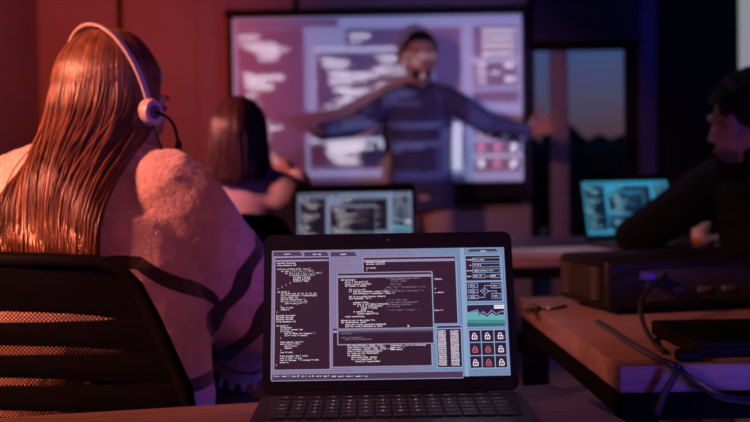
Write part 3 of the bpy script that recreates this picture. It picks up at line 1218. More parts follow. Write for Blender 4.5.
def torso(bm, J, g=0.0, neck=True, low=0, top=6):
    Rv, Fv = J['r'], J['f']
    rows = J['torso']
    rings = []
    for i, (c, w, d) in enumerate(rows):
        if low <= i < top:
            rings.append((c, Rv * (w + g), Fv * (d + g)))
    loft(bm, rings, 28)


def body_mesh(J, voxel=.0062):
    bm = bmesh.new()
    head_blobs(bm, J['H'], J['neck'], J.get('nr', .05), J['male'])
    torso(bm, J)
    k = J.get('k', 1.0)
    for s in 'lr':
        sh, el, wr = J['sh_' + s], J['el_' + s], J['wr_' + s]
        limb(bm, lerp(J['neck'], Vector(sh), .35) - Vector((0, 0, .02)), sh, .05 * k, .052 * k)
        limb(bm, sh, el, .052 * k, .040 * k, bulge=.06)
        limb(bm, el, wr, .041 * k, .027 * k, bulge=.06)
        hd = J['hand_' + s]
        hand_blobs(bm, wr, hd[0], hd[1], hd[2], *(hd[3:]))
        hp, kn, an = J['hip_' + s], J['kn_' + s], J['an_' + s]
        limb(bm, hp, kn, .082 * k, .056 * k)
        limb(bm, kn, an, .056 * k, .037 * k, bulge=.10)
        toe = J['toe_' + s]
        limb(bm, Vector(an) + Vector((0, 0, -.03)), toe, .036, .028)
    return remesh(bm, voxel, 5)


def shoes(J, parent, m):
    for s in 'lr':
        bm = bmesh.new()
        an, toe = Vector(J['an_' + s]), Vector(J['toe_' + s])
        d = (toe - an)
        d.z = 0
        d.normalize()
        for a in (an - d * .03, lerp(an, toe, .5), toe + d * .02):
            pass
        q = lambda v, z: Vector((v.x, v.y, z))
        sd = d.cross(Vector((0, 0, 1)))
        loft(bm, [(q(an - d * .06, .035), sd * .03, Vector((0, 0, .03))), (q(an - d * .03, .05), sd * .043, Vector((0, 0, .048))),
                  (q(an + d * .06, .045), sd * .046, Vector((0, 0, .043))), (q(toe, .035), sd * .05, Vector((0, 0, .033))),
                  (q(toe + d * .05, .028), sd * .03, Vector((0, 0, .024)))], 18, 2.6)
        build('shoe', bm, m, parent)


def trousers(J, parent, m, g=.014, name='trousers'):
    bm = bmesh.new()
    torso(bm, J, g, low=0, top=2)
    for s in 'lr':
        hp, kn, an = Vector(J['hip_' + s]), Vector(J['kn_' + s]), Vector(J['an_' + s])
        limb(bm, hp, kn, .082 + g, .058 + g)
        limb(bm, kn, lerp(kn, an, .96), .058 + g, .046 + g)
    ellipsoid(bm, (Vector(J['hip_l']) + Vector(J['hip_r'])) / 2, (.15, .13, .10))
    me = remesh(bm, .011, 6)
    return mk(name, me, m, parent)


def top_garment(J, name, m, parent, g=.014, voxel=.009, cuff=.97, low=0, sleeve=(0, 0, 0), extra=None, it=6):
    bm = bmesh.new()
    torso(bm, J, g, low=low)
    for s in 'lr':
        sh, el, wr = Vector(J['sh_' + s]), Vector(J['el_' + s]), Vector(J['wr_' + s])
        limb(bm, lerp(J['neck'], sh, .30) - Vector((0, 0, .02)), sh, .055 + g, .056 + g)
        limb(bm, sh, el, .054 + g + sleeve[0], .044 + g + sleeve[1], bulge=.04)
        limb(bm, el, lerp(el, wr, cuff), .046 + g + sleeve[1], .034 + g + sleeve[2])
    if extra:
        extra(bm)
    me = remesh(bm, voxel, it)
    return mk(name, me, m, parent)


def face_parts(J, parent):
    H = J['H']
    for s in (-1, 1):
        bm = bmesh.new()
        ellipsoid(bm, H.p(s * .030, .0845, .004), (.0125, .008, .0065), H.m, 12, 8)
        build('eye', bm, MT['eye'], parent)
        bm = bmesh.new()
        tube(bm, [H.p(s * .014, .098, .020), H.p(s * .030, .097, .026), H.p(s * .047, .086, .020)], [.003, .004, .002], 6)
        build('eyebrow', bm, MT['hair_black'], parent)
    bm = bmesh.new()
    ellipsoid(bm, H.p(0, .098, -.064), (.022, .008, .0075), H.m, 12, 8)
    build('mouth', bm, MT['lip'], parent)


def hair_cap(H, m, parent, grow=1.10, front=.062, back=-.075, side=-.005, name='hair', thick=.006, amp=.006):
    bm = bmesh.new()
    res = bmesh.ops.create_uvsphere(bm, u_segments=48, v_segments=32, radius=1)
    kill = []
    for v in bm.verts:
        x, y, z = v.co.x * .079 * grow, v.co.y * .101 * grow, v.co.z * .098 * grow
        a = v.co.y                                # -1 back .. 1 front
        t = (a + 1) / 2
        lim = lerp(back, side, min(1, t / .5)) if t < .5 else lerp(side, front, min(1, (t - .5) / .32))
        zz = z + .028
        n = mnoise.noise(Vector((x, y, z)) * 55) * amp
        dirv = Vector((x, y, z)).normalized()
        v.co = H.p(*(Vector((x, y - .012, zz)) + dirv * n))
        if zz < lim:
            kill.append(v)
    bmesh.ops.delete(bm, geom=kill, context='VERTS')
    g_ = bmesh.ops.solidify(bm, geom=bm.faces[:], thickness=thick)
    bmesh.ops.recalc_face_normals(bm, faces=bm.faces)
    return build(name, bm, m, parent, angle=0)


def person(name, J, skin, label, ground):
    me = body_mesh(J)
    o = mk(name, me, skin, origin=ground)
    o['world_built'] = 1
    tag(o, label, 'person')
    return o


def seated(c, yaw, male=True, lean=0.0, head=None, k=1.0, seat=.50):
    """joints of a seated figure; c = xy of the pelvis"""
    fr = Fr((c[0], c[1], 0), yaw)
    P = fr.p
    w = 1.0 if male else .92
    ly = lambda z: lean * (z - seat)
    J = {'male': male, 'r': fr.m @ Vector((1, 0, 0)), 'f': fr.m @ Vector((0, 1, 0)), 'k': k, 'fr': fr, 'ly': ly}
    J['torso'] = [(P(0, 0, seat + .00), .165 * w, .115), (P(0, ly(seat + .1), seat + .12), .150 * w, .105), (P(0, ly(seat + .24), seat + .24), .152 * w, .108),
                  (P(0, ly(seat + .37), seat + .37), .168 * w, .112), (P(0, ly(seat + .46), seat + .46), .16 * w, .09), (P(0, ly(seat + .53), seat + .53), .07, .06)]
    J['neck'] = P(0, ly(seat + .53), seat + .53)
    for s, q in (('l', -1), ('r', 1)):
        J['sh_' + s] = P(q * .175 * w, ly(seat + .45), seat + .45)
        J['hip_' + s] = P(q * .085, .04, seat + .02)
        J['kn_' + s] = P(q * .12, .43, .50)
        J['an_' + s] = P(q * .12, .44, .10)
        J['toe_' + s] = P(q * .125, .56, .035)
    return J


# ---- presenter, standing before the screen
MY = 5.66
fr = Fr((at(421, 200, MY).x, MY, 0), R(180 + 4))
P = fr.p
J = {'male': True, 'r': fr.m @ Vector((1, 0, 0)), 'f': fr.m @ Vector((0, 1, 0)), 'k': 1.0}
J['torso'] = [(P(0, 0, .88), .155, .105), (P(0, 0, 1.0), .150, .105), (P(0, .005, 1.14), .152, .108), (P(0, .0, 1.31), .165, .115),
              (P(0, -.01, 1.41), .150, .088), (P(0, -.01, 1.49), .06, .055)]
J['neck'] = P(0, -.01, 1.50)
J['H'] = Fr(at(420.5, 57.5, MY - .02), R(180 + 6), R(-3), 0, 1.1)
for s, q in (('l', -1), ('r', 1)):
    J['hip_' + s] = P(q * .09, 0, .90)
    J['kn_' + s] = P(q * .115, .01, .49)
    J['an_' + s] = P(q * .125, -.02, .09)
    J['toe_' + s] = P(q * .15, .10, .03)
J['sh_r'] = at(396, 100, MY)            # his right is the photo's left
J['sh_l'] = at(448, 99, MY)
J['el_r'] = at(352, 126, MY - .14)
J['wr_r'] = at(322, 132, MY - .34)
J['el_l'] = at(494, 128, MY - .12)
J['wr_l'] = at(527, 133, MY - .28)
J['hand_r'] = ((-.62, -.7, .15), (-.25, -.1, .95), (-.25, .0, .95), .5, .95)
J['hand_r'] = ((-.55, -.75, .1), (.35, -.35, .8), (.5, -.6, .6), .30, 1.0)
J['hand_l'] = ((.78, -.35, .28), (-.25, -.9, .25), (.1, -.1, 1), .18, 1.25, .2)
man = person('person', J, MT['skin'], 'presenter in a navy shirt standing with arms spread before the projection screen', P(0, 0, 0))
face_parts(J, man)
hair_cap(J['H'], MT['hair_black'], man, 1.10, .075, -.06, .0)
# beard shell round the jaw
bm = bmesh.new()
H = J['H']
ellipsoid(bm, H.p(0, .033, -.078), (.056, .064, .048), H.m, 24, 16)
bmesh.ops.delete(bm, geom=[v for v in bm.verts if (H.m.transposed() @ (v.co - H.c)).z > -.046 or (H.m.transposed() @ (v.co - H.c)).y < .0], context='VERTS')
bmesh.ops.solidify(bm, geom=bm.faces[:], thickness=.004)
build('beard', bm, MT['hair_black'], man)
trousers(J, man, MT['chino'])


def shirt_tail(bm):
    loft(bm, [(P(0, 0, .83), J['r'] * .185, J['f'] * .128), (P(0, 0, .92), J['r'] * .183, J['f'] * .126), (P(0, 0, 1.05), J['r'] * .178, J['f'] * .124)], 28)


sh = top_garment(J, 'shirt', MT['navy'], man, g=.016, cuff=.99, low=1, extra=shirt_tail)
bm = bmesh.new()
tube(bm, [H.p(-.062, -.03, -.125), H.p(-.035, .05, -.14), H.p(0, .075, -.155), H.p(.035, .05, -.14), H.p(.062, -.03, -.125)], .012, 8)
build('collar', bm, MT['navy'], sh)
for z in (1.36, 1.28, 1.20, 1.12, 1.04, .96):
    bm = bmesh.new()
    c = P(.0, .128, z)
    tube(bm, [c, c + J['f'] * .008], .006, 8, round_ends=False)
    build('button', bm, MT['black'], sh)
shoes(J, man, MT['shoe'])

# ---- woman with the headset
J = seated((-.515, 1.72), R(-14), male=False, lean=-.02, seat=.50)
J['neck'] = Vector((-.478, 1.715, 1.045))
J['torso'] = [(Vector((-.515, 1.73, .50)), .165, .115), (Vector((-.512, 1.715, .62)), .150, .105), (Vector((-.505, 1.705, .74)), .148, .105),
              (Vector((-.498, 1.70, .87)), .160, .108), (Vector((-.492, 1.705, .97)), .145, .085), (Vector((-.48, 1.715, 1.035)), .07, .06)]
J['sh_r'] = Vector((-.342, 1.68, .975))
J['sh_l'] = Vector((-.645, 1.76, .965))
J['el_r'] = Vector((-.232, 1.80, .785))
J['wr_r'] = Vector((-.262, 2.04, .665))
J['hand_r'] = ((-.2, .7, -.45), (-.1, -.2, -1), (-.9, -.2, .1), .4, .95)
J['el_l'] = Vector((-.75, 1.86, .77))
J['wr_l'] = Vector((-.64, 2.08, .66))
J['hand_l'] = ((.2, .8, -.3), (0, -.2, -1), (.9, -.2, .1), .4, .95)
H1 = Fr(at(115, 106, 1.735), R(-33), R(-4), 0, .94)
J['H'] = H1
JW = J
w1 = person('person', J, MT['skin'], 'woman with long brown hair in a pale striped sweater wearing a headset', (-.515, 1.72, 0))
face_parts(J, w1)
trousers(J, w1, MT['jeans'], g=.016)
shoes(J, w1, MT['shoe'])


def bulky(bm):
    rv, fv = J['r'], J['f']
    loft(bm, [(Vector((-.50, 1.72, .53)), rv * .215, fv * .165), (Vector((-.495, 1.715, .60)), rv * .225, fv * .165), (Vector((-.49, 1.71, .74)), rv * .215, fv * .155),
              (Vector((-.488, 1.70, .87)), rv * .205, fv * .15), (Vector((-.485, 1.70, .95)), rv * .18, fv * .13)], 28)
    # cowl of the sweater
    loft(bm, [(Vector((-.487, 1.705, .99)), rv * .15, fv * .11), (Vector((-.482, 1.715, 1.045)), rv * .095, fv * .085), (Vector((-.478, 1.72, 1.065)), rv * .07, fv * .07)], 24)


sw = top_garment(J, 'sweater', MT['knit'], w1, g=.024, voxel=.0065, cuff=.95, sleeve=(.008, .016, .016), extra=bulky, it=8)
# knitted-in dark stripes: two round the sleeve, one round the body, two at the hem
loc = w1.location
me = sw.data
sh_, el_, wr_ = J['sh_r'], J['el_r'], J['wr_r']
shl, ell, wrl = J['sh_l'], J['el_l'], J['wr_l']
AX = Vector((.80, .25, -.55)).normalized()
at_ = me.attributes.new('stripe', 'FLOAT', 'POINT')
vals = []


def band(q, c, w):
    return 1 - abs(q - c) / w


for v in me.vertices:
    c = v.co + loc
    best = -1
    for (a, e, w) in ((sh_, el_, wr_), (shl, ell, wrl)):
        d1 = e - a
        t = (c - a).dot(d1) / d1.length_squared
        dist1 = (c - a - d1 * max(0, min(1, t))).length
        d2 = w - e
        t2 = (c - e).dot(d2) / d2.length_squared
        dist2 = (c - e - d2 * max(0, min(1, t2))).length
        if min(dist1, dist2) < .11:
            q = (c - e).dot(AX if a is sh_ else d1.normalized()) + .004 * math.sin(c.z * 90)
            best = max(best, band(q, -.046, .0135), band(q, .022, .0135), band(t2 * d2.length, .16, .012))
    zz = (c.z - (.880 - .75 * max(0, c.x + .36))) / (1.25 if c.x > -.36 else 1) - .002 * math.sin(c.x * 60)
    if c.y < 1.74 and c.x < -.258:
        best = max(best, band(zz, 0, .010))
    best = max(best, band(c.z + .004 * math.sin(c.x * 50), .675, .012) if c.x < -.25 and c.y < 1.8 else -1)
    vals.append(best)
at_.data.foreach_set('value', vals)
# fluffy knit surface
NR = [v.normal.copy() for v in me.vertices]
CO = [v.co.copy() for v in me.vertices]
flat = []
for c, nr_ in zip(CO, NR):
    n = mnoise.noise(c * 130) * .0018 + mnoise.noise(c * 16) * .0035
    flat += list(c + nr_ * n)
me.vertices.foreach_set('co', flat)
me.update()


# hair strands
def strands(name, H, m, parent, n, phi_rng, endfn, rr, seg=14, k=.96, rad=(.0030, .0012), crown=(0, -.03), lift=.010, shell=None, spread=.5):
    VV, FF = [], []
    a, b, c = .0765 * k + lift, .099 * k + lift, .098 * k + lift
    lmax = .012 if lift > .009 else .006
    for i in range(n):
        phi = R(lerp(phi_rng[0], phi_rng[1], (i + rr.random()) / n))
        # phi measured from the back of the head towards the figure's right
        th_end = R(lerp(88, 104, rr.random()))
        jit = rr.gauss(0, 1)
        lay = rr.uniform(0, lmax)
        pts = []
        s0 = R(rr.uniform(0, 22))
        ns = 8
        for q in range(ns + 1):
            th = lerp(s0, th_end, q / ns)
            x = math.sin(th) * math.sin(phi) * (a + lay)
            y = -math.sin(th) * math.cos(phi) * (b + lay) - .012
            z = math.cos(th) * (c + lay) + .028
            pts.append(H.p(x, y, z))
        S = pts[-1]
        E, pull = endfn(phi, jit, rr, lay)
        D = (pts[-1] - pts[-2]).normalized()
        L = (E - S).length
        q1 = S + D * L * .33
        q2 = E + pull
        m_ = 12
        wob = rr.uniform(-1, 1) * .004
        for q in range(1, m_ + 1):
            t = q / m_
            p = bez(S, q1, q2, E, t)
            p.x += wob * math.sin(t * 5 + i)
            pts.append(p)
        N = len(pts)
        rads = [lerp(rad[0], rad[1], q / (N - 1)) for q in range(N)]
        X = None
        n0 = len(VV)
        for q in range(N):
            tv = (pts[min(q + 1, N - 1)] - pts[max(q - 1, 0)]).normalized()
            if X is None:
                X, Y = frame_of(tv)
            else:
                X = (X - tv * X.dot(tv)).normalized()
                Y = tv.cross(X)
            r_ = rads[q]
            VV += [pts[q] + X * r_, pts[q] + Y * r_, pts[q] - X * r_, pts[q] - Y * r_]
        for q in range(N - 1):
            b0 = n0 + q * 4
            for z in range(4):
                FF.append((b0 + z, b0 + (z + 1) % 4, b0 + 4 + (z + 1) % 4, b0 + 4 + z))
        FF.append((n0 + 3, n0 + 2, n0 + 1, n0))
        b0 = n0 + (N - 1) * 4
        FF.append((b0, b0 + 1, b0 + 2, b0 + 3))
    me = bpy.data.meshes.new(name)
    me.from_pydata(VV, [], FF)
    me.update()
    ta = me.attributes.new('tone', 'FLOAT', 'POINT')
    per = (14 + 0) if False else len(VV) // n
    tones = []
    for i in range(n):
        ph = i / n * 30
        tv = .55 + .5 * mnoise.noise(Vector((ph, 0, 3.3))) + rr.gauss(0, .16)
        tones += [max(.10, min(1.3, tv))] * per
    ta.data.foreach_set('value', tones)
    return mk(name, me, m, parent)


rr = random.Random(5)


def end1(phi, jit, rr, lay):
    t = min(1, max(0, (phi - R(-112)) / R(224)))          # 0 left front .. 1 right front
    px = lerp(-4, 90, t) + jit * 5
    py = 256 + jit * 6 + 6 * rr.random()
    dep = lerp(1.565, 1.530, min(1, max(0, px / 80))) - lay * 1.5
    if px > 100:
        dep += .01
    E = at(px, py, dep)
    pull = Vector(((rr.random() - .5) * .02 + .02 * (.5 - t), -.015, .15))
    return E, pull


def tone(me, v):
    a = me.attributes.new('tone', 'FLOAT', 'POINT')
    a.data.foreach_set('value', [v] * len(me.vertices))
    return me


hair1 = strands('hair', H1, MT['hair_brown'], w1, 2300, (-112, 112), end1, rr, rad=(.0024, .0010), lift=.008)
# scalp cap under the strands
cap = hair_cap(H1, MT['hair_brown'], hair1, 1.055, .05, -.09, -.02, name='hair_cap', amp=.002)
tone(cap.data, .35)
cap.data.transform(Matrix.Translation(w1.location)) if False else None
# under-layer filling the fall of hair down the back
bm = bmesh.new()
rv = Vector((1, 0, 0))
loft(bm, [(at(108, 100, 1.70), rv * .070, Vector((0, .06, 0))), (at(100, 130, 1.69), rv * .066, Vector((0, .055, 0))),
          (at(80, 165, 1.645), rv * .066, Vector((0, .03, 0))), (at(62, 200, 1.60), rv * .066, Vector((0, .022, 0))),
          (at(48, 235, 1.585), rv * .062, Vector((0, .018, 0))), (at(46, 252, 1.58), rv * .060, Vector((0, .012, 0)))], 24)
me = remesh(bm, .008, 8)
tone(me, .35)
mk('hair_underlayer', me, MT['hair_brown'], hair1)
for c in hair1.children:
    pass


def fix_grand(o, root):
    """children of a child: meshes were built in world space, bring them to the root's space"""
    for c in o.children:
        if not c.get('fixed'):
            c.data.transform(Matrix.Translation(-root.location))
            c['fixed'] = 1


fix_grand(hair1, w1)
fix_grand(sh, man)

# ---- headset
hs = empty('headset', H1.p(0, 0, .12), world=True)
tag(hs, 'white call headset with a microphone boom on the long haired woman', 'headset')
bm = bmesh.new()
arc = []
for i in range(25):
    t = R(lerp(-12, 192, i / 24))
    arc.append(H1.p(math.cos(t) * .099, -.012 - .052 * max(0, math.sin(t)), -.008 + math.sin(t) * .142))
prev = None
X = H1.m @ Vector((0, 1, 0))
rows = []
for i, p in enumerate(arc):
    t = (arc[min(i + 1, 24)] - arc[max(i - 1, 0)]).normalized()
    n = X.cross(t)
    w = .0064
    q = [p + X * w + n * .0025, p + X * w - n * .0025, p - X * w - n * .0025, p - X * w + n * .0025]
    rows.append([bm.verts.new(v) for v in q])
for i in range(24):
    for k in range(4):
        bm.faces.new((rows[i][k], rows[i][(k + 1) % 4], rows[i + 1][(k + 1) % 4], rows[i + 1][k]))
bm.faces.new(rows[0])
bm.faces.new(list(reversed(rows[-1])))
bmesh.ops.recalc_face_normals(bm, faces=bm.faces)
bmesh.ops.bevel(bm, geom=bm.edges[:], offset=.0008, segments=1, affect='EDGES')
build('headband', bm, MT['white_plastic'], hs)
for s in (1, -1):
    bm = bmesh.new()
    c = H1.p(s * .098, -.012, -.018)
    ax = H1.m @ Vector((s, 0, 0))
    tube(bm, [c - ax * .008, c + ax * .002, c + ax * .012], [.021, .0235, .020], 24, round_ends=False)
    cup = build('ear_cup', bm, MT['white_plastic'], hs)
    bm = bmesh.new()
    tube(bm, [c - ax * .022, c - ax * .007], [.023, .022], 24, round_ends=False)
    o = build('cushion', bm, MT['cushion'], cup)
    bm = bmesh.new()
    tube(bm, [c + ax * .011, c + ax * .0145], [.013, .010], 20, round_ends=False)
    build('cap', bm, MT['cushion'], cup)
    fix_grand(cup, hs)
bm = bmesh.new()
c = H1.p(.114, -.012, -.018)
tube(bm, spline([c, H1.p(.118, .010, -.024), H1.p(.117, .030, -.038), H1.p(.111, .048, -.066)], 6), [.0026] * 18 + [.0036], 8)
mb = build('microphone_boom', bm, MT['black'], hs)
bm = bmesh.new()
ellipsoid(bm, H1.p(.110, .049, -.070), (.0055, .0065, .010), H1.m, 14, 10)
build('microphone', bm, MT['black_matte'], mb)
fix_grand(mb, hs)
bm = bmesh.new()
tube(bm, spline([H1.p(.107, -.012, -.04), H1.p(.115, .0, -.075), H1.p(.125, .01, -.11), H1.p(.12, .05, -.16), H1.p(.10, .1, -.20)], 8), .0022, 6)
build('cable', bm, MT['cable'], hs)

# ---- woman with the bob
J = seated((-.475, 3.45), R(-4), male=False, lean=.02, seat=.50)
J['H'] = Fr(at(240, 139, 3.44), R(-6), R(-2), 0, .96)
J['neck'] = Vector((-.452, 3.44, 1.04))
J['sh_r'] = at(285, 194, 3.42)
J['sh_l'] = at(197, 194, 3.42)
J['el_r'] = at(302, 214, 3.58)
J['wr_r'] = at(297, 178, 3.72)
J['hand_r'] = ((-.25, .3, .35), (-.6, .3, -.5), (-.2, .1, 1), .4, .95)
J['el_l'] = J['fr'].p(-.24, .10, .76)
J['wr_l'] = J['fr'].p(-.10, .32, .68)
J['hand_l'] = ((.3, .8, -.2), (0, -.1, -1), (.9, -.2, .1), .4, .95)
w2 = person('person', J, MT['skin'], 'woman with a straight dark bob in a pale blouse seen from behind near the screen', (-.475, 3.45, 0))
face_parts(J, w2)
trousers(J, w2, MT['jeans'])
shoes(J, w2, MT['shoe'])
top_garment(J, 'blouse', MT['blouse'], w2, g=.016, cuff=.9, it=10)
H2 = J['H']


def end2(phi, jit, rr, lay):
    t = phi / R(120)
    x = math.sin(phi) * (.104 + lay * .5) + jit * .003
    y = -math.cos(phi) * .098 - .01 - lay
    E = H2.p(x, y, -.150 + jit * .006 + .01 * abs(t))
    return E, Vector((0, 0, .06))


hr2 = strands('hair', H2, MT['hair_bob'], w2, 420, (-112, 112), end2, random.Random(8), rad=(.0052, .0026), lift=.011)
bm = bmesh.new()
rv, fv = H2.m @ Vector((1, 0, 0)), H2.m @ Vector((0, 1, 0))
loft(bm, [(H2.p(0, -.03, .128), rv * .02, fv * .02), (H2.p(0, -.02, .115), rv * .050, fv * .062), (H2.p(0, -.02, .07), rv * .076, fv * .09), (H2.p(0, -.03, .0), rv * .088, fv * .088),
          (H2.p(0, -.045, -.08), rv * .100, fv * .066), (H2.p(0, -.055, -.14), rv * .102, fv * .052)], 28, 2.0)
mk('hair_underlayer', tone(remesh(bm, .009, 6), .4), MT['hair_bob'], hr2)
fix_grand(hr2, w2)

# ---- man in the black hoodie
J = seated((1.20, 2.98), R(24), male=True, lean=.12, seat=.50)
J['H'] = Fr(at(747, 121, 3.0), R(36), R(-8), 0, 1.1)
J['neck'] = Vector((1.13, 3.0, 1.045))
J['sh_l'] = at(716, 184, 3.10)
J['sh_r'] = Vector((1.31, 2.98, .97))
J['el_l'] = at(646, 231, 3.22)
J['wr_l'] = at(630, 236, 3.46)
J['hand_l'] = ((.3, .95, -.12), (0, .0, -1), (.95, -.3, 0), .3, 1.0)
J['el_r'] = Vector((1.36, 3.22, .80))
J['wr_r'] = Vector((1.20, 3.34, .79))
J['hand_r'] = ((-.75, .5, .03), (.0, .0, -1), (.2, .9, .3), .35, 1.0)
m2 = person('person', J, MT['skin_tan'], 'man in a black hoodie with short dark hair seated by the teal laptop', (1.20, 2.98, 0))
face_parts(J, m2)
H = J['H']
hair_cap(H, MT['hair_black'], m2, 1.12, .055, -.085, -.01, amp=.008)
bm = bmesh.new()
ellipsoid(bm, H.p(0, .033, -.075), (.058, .066, .050), H.m, 24, 16)
bmesh.ops.delete(bm, geom=[v for v in bm.verts if (H.m.transposed() @ (v.co - H.c)).z > -.042 or (H.m.transposed() @ (v.co - H.c)).y < -.005], context='VERTS')
bmesh.ops.solidify(bm, geom=bm.faces[:], thickness=.004)
build('beard', bm, mat('short_beard', (.10, .085, .08), .8, bump=.4), m2)


def hood(bm):
    c = J['neck']
    f = J['f']
    loft(bm, [(c - f * .06 + Vector((0, 0, -.10)), J['r'] * .13, f * .05), (c - f * .055 + Vector((0, 0, -.03)), J['r'] * .115, f * .06), (c - f * .03 + Vector((0, 0, .03)), J['r'] * .085, f * .055)], 22)


top_garment(J, 'hoodie', MT['hoodie'], m2, g=.024, cuff=.96, sleeve=(.0, .0, .0), extra=hood)
trousers(J, m2, MT['jeans'])
shoes(J, m2, MT['shoe'])

# ------------------------------------------------------------------ projector and cables
pj = empty('projector', (0, 0, 0))
W, D, Hh = .42, .225, .094
bm = bmesh.new()
box(bm, (W / 2, D / 2, .012 + Hh / 2), (W, D, Hh), .012, 3)
body = build('body', bm, MT['proj'], pj)
bm = bmesh.new()
box(bm, (-.0005, D / 2, .012 + Hh / 2), (.004, D - .05, Hh - .03), .001)
vp = build('vent_grille', bm, MT['black_matte'], pj)
for k in range(9):
    for y, w_ in ((.040, .022), (.178, .04)):
        bm = bmesh.new()
        box(bm, (-.004, y, .030 + k * .0072), (.006, w_, .0034), .001)
        build('slat', bm, MT['vent'], vp)
bm = bmesh.new()
box(bm, (-.002, D / 2, .012 + Hh - .014), (.005, D - .03, .006), .002)
box(bm, (-.002, D / 2, .012 + .014), (.005, D - .05, .005), .002)
build('trim_strip', bm, MT['proj'], pj)
bm = bmesh.new()
tube(bm, [(.22, D - .02, .062), (.22, D + .012, .062)], .038, 24, round_ends=False)
lr = build('lens_ring', bm, MT['black'], pj)
bm = bmesh.new()
tube(bm, [(.22, D + .004, .062), (.22, D + .0135, .062)], [.030, .026], 24, round_ends=False)
build('lens', bm, MT['lens'], lr)
bm = bmesh.new()
box(bm, (W / 2 + .02, -.0005, .055), (W - .12, .003, .06), .001)
ports = build('port_panel', bm, MT['black_matte'], pj)
for x in (.15, .20, .25, .31):
    bm = bmesh.new()
    box(bm, (x, -.003, .045), (.028, .006, .011), .002)
    build('socket', bm, MT['vent'], ports)
bm = bmesh.new()
box(bm, (W / 2, D / 2 - .02, .012 + Hh + .0005), (.11, .05, .003), .001)
build('button_panel', bm, MT['black'], pj)
for x, y in ((.04, .04), (W - .04, .04), (.04, D - .04), (W - .04, D - .04)):
    bm = bmesh.new()
    tube(bm, [(x, y, 0), (x, y, .014)], .012, 12, round_ends=False)
    build('foot', bm, MT['black_matte'], pj)
pj.location = (.424, 1.90, .74)
pj.rotation_euler.z = R(12)
tag(pj, 'black projector with side vents standing on the right hand wooden table', 'projector')


def pjw(x, y, z):
    return Vector((.424, 1.90, .74)) + Matrix.Rotation(R(12), 3, 'Z') @ Vector((x, y, z))


cb = empty('video_cable', pjw(.10, -.02, 0), world=True)
tag(cb, 'thin shiny black cable looping down from the back of the projector', 'cable')
bm = bmesh.new()
q0 = pjw(.085, -.032, .075)
tube(bm, spline([q0, q0 + Vector((.01, -.03, .006)), at(650, 288, 1.80), at(641, 303, 1.74), at(643, 322, 1.66), on_z(652, 340, .745), on_z(664, 352, .744)], 8), .0042, 8)
build('cord', bm, MT['cable'], cb)
bm = bmesh.new()
box(bm, pjw(.085, -.016, .075), (.034, .034, .016), .003, 2, Matrix.Rotation(R(12), 3, 'Z'))
build('plug', bm, MT['plug_blue'], cb)
pc_ = empty('power_cable', on_z(690, 366, .74), world=True)
tag(pc_, 'thick black cable running along the dark slab and hanging over the table edge', 'cable')
bm = bmesh.new()
edge_y = 1.405
tube(bm, spline([on_z(598, 322, .745), on_z(615, 333, .745), on_z(640, 349, .745), on_z(668, 363, .747), at(679, 367.5, 1.396), at(684, 374, 1.386), at(702, 386, 1.375), at(724, 397, 1.37), at(762, 402, 1.38)], 8), .0048, 8)
build('cord', bm, MT['cable'], pc_)
bm = bmesh.new()
tube(bm, spline([at(679, 368.5, 1.392), at(676, 374, 1.384), at(670, 384, 1.384), at(663, 396, 1.384), at(657, 412, 1.382)], 8), .0052, 8)
build('branch', bm, MT['cable'], pc_)
tc_ = empty('charger_cable', on_z(536, 308, .74), world=True)
tag(tc_, 'thin dark cable lying along the far edge of the projector table', 'cable')
bm = bmesh.new()
tube(bm, spline([on_z(566, 306, .743), on_z(552, 308.5, .743), on_z(540, 308, .743), on_z(530, 312, .743), on_z(524, 309, .744), on_z(528, 305, .744), on_z(536, 307, .7465)], 8), .003, 8)
build('cord', bm, MT['cable'], tc_)
bm = bmesh.new()
tube(bm, [on_z(536, 307, .748), on_z(526, 306.5, .749)], .006, 8)
build('plug', bm, MT['vent'], tc_)

# dark flat slab lying on the projector table
sl = empty('closed_laptop', (0, 0, 0))
bm = bmesh.new()
rounded(bm, .36, .235, .012, .012)
bmesh.ops.transform(bm, matrix=Matrix.Translation((0, -.1175, .014)) @ Matrix.Rotation(R(-90), 4, 'X'), verts=bm.verts)
build('base', bm, MT['black'], sl)
bm = bmesh.new()
rounded(bm, .36, .235, .007, .012)
bmesh.ops.transform(bm, matrix=Matrix.Translation((0, -.1175, .0225)) @ Matrix.Rotation(R(-90), 4, 'X'), verts=bm.verts)
build('lid', bm, MT['black'], sl)
sl.location = (.632, 1.575, .740)
sl.rotation_euler.z = R(2)
tag(sl, 'flat closed black laptop lying on the right hand table in front of the projector', 'laptop')
bm = bmesh.new()
c = on_z(695, 364, .742)
box(bm, (c.x, 1.432, .7485), (.034, .026, .015), .005, 3)
ad = build('power_adapter', bm, MT['black'], origin=(c.x, 1.432, .741))
tag(ad, 'small black adapter block at the table edge in front of the closed laptop', 'adapter')

# cup beyond the man's arm
cu_ = empty('paper_cup', ((701 - 375) / F * 3.54, 3.54, .74))
tag(cu_, 'small white cup with an orange sleeve on the far table beside the man in black', 'cup')
bm = bmesh.new()
loft(bm, [(Vector((0, 0, z)), Vector((r, 0, 0)), Vector((0, r, 0))) for z, r in ((0, .024), (.004, .025), (.088, .033), (.092, .0345), (.094, .033), (.086, .030), (.012, .022))], 28, 2.0)
build('body', bm, MT['cup_white'], cu_)
bm = bmesh.new()
loft(bm, [(Vector((0, 0, z)), Vector((r, 0, 0)), Vector((0, r, 0))) for z, r in ((.010, .0262), (.012, .0270), (.045, .0300), (.046, .0290))], 28, 2.0)
build('sleeve', bm, mat('orange_card', (.65, .16, .05), .8), cu_)

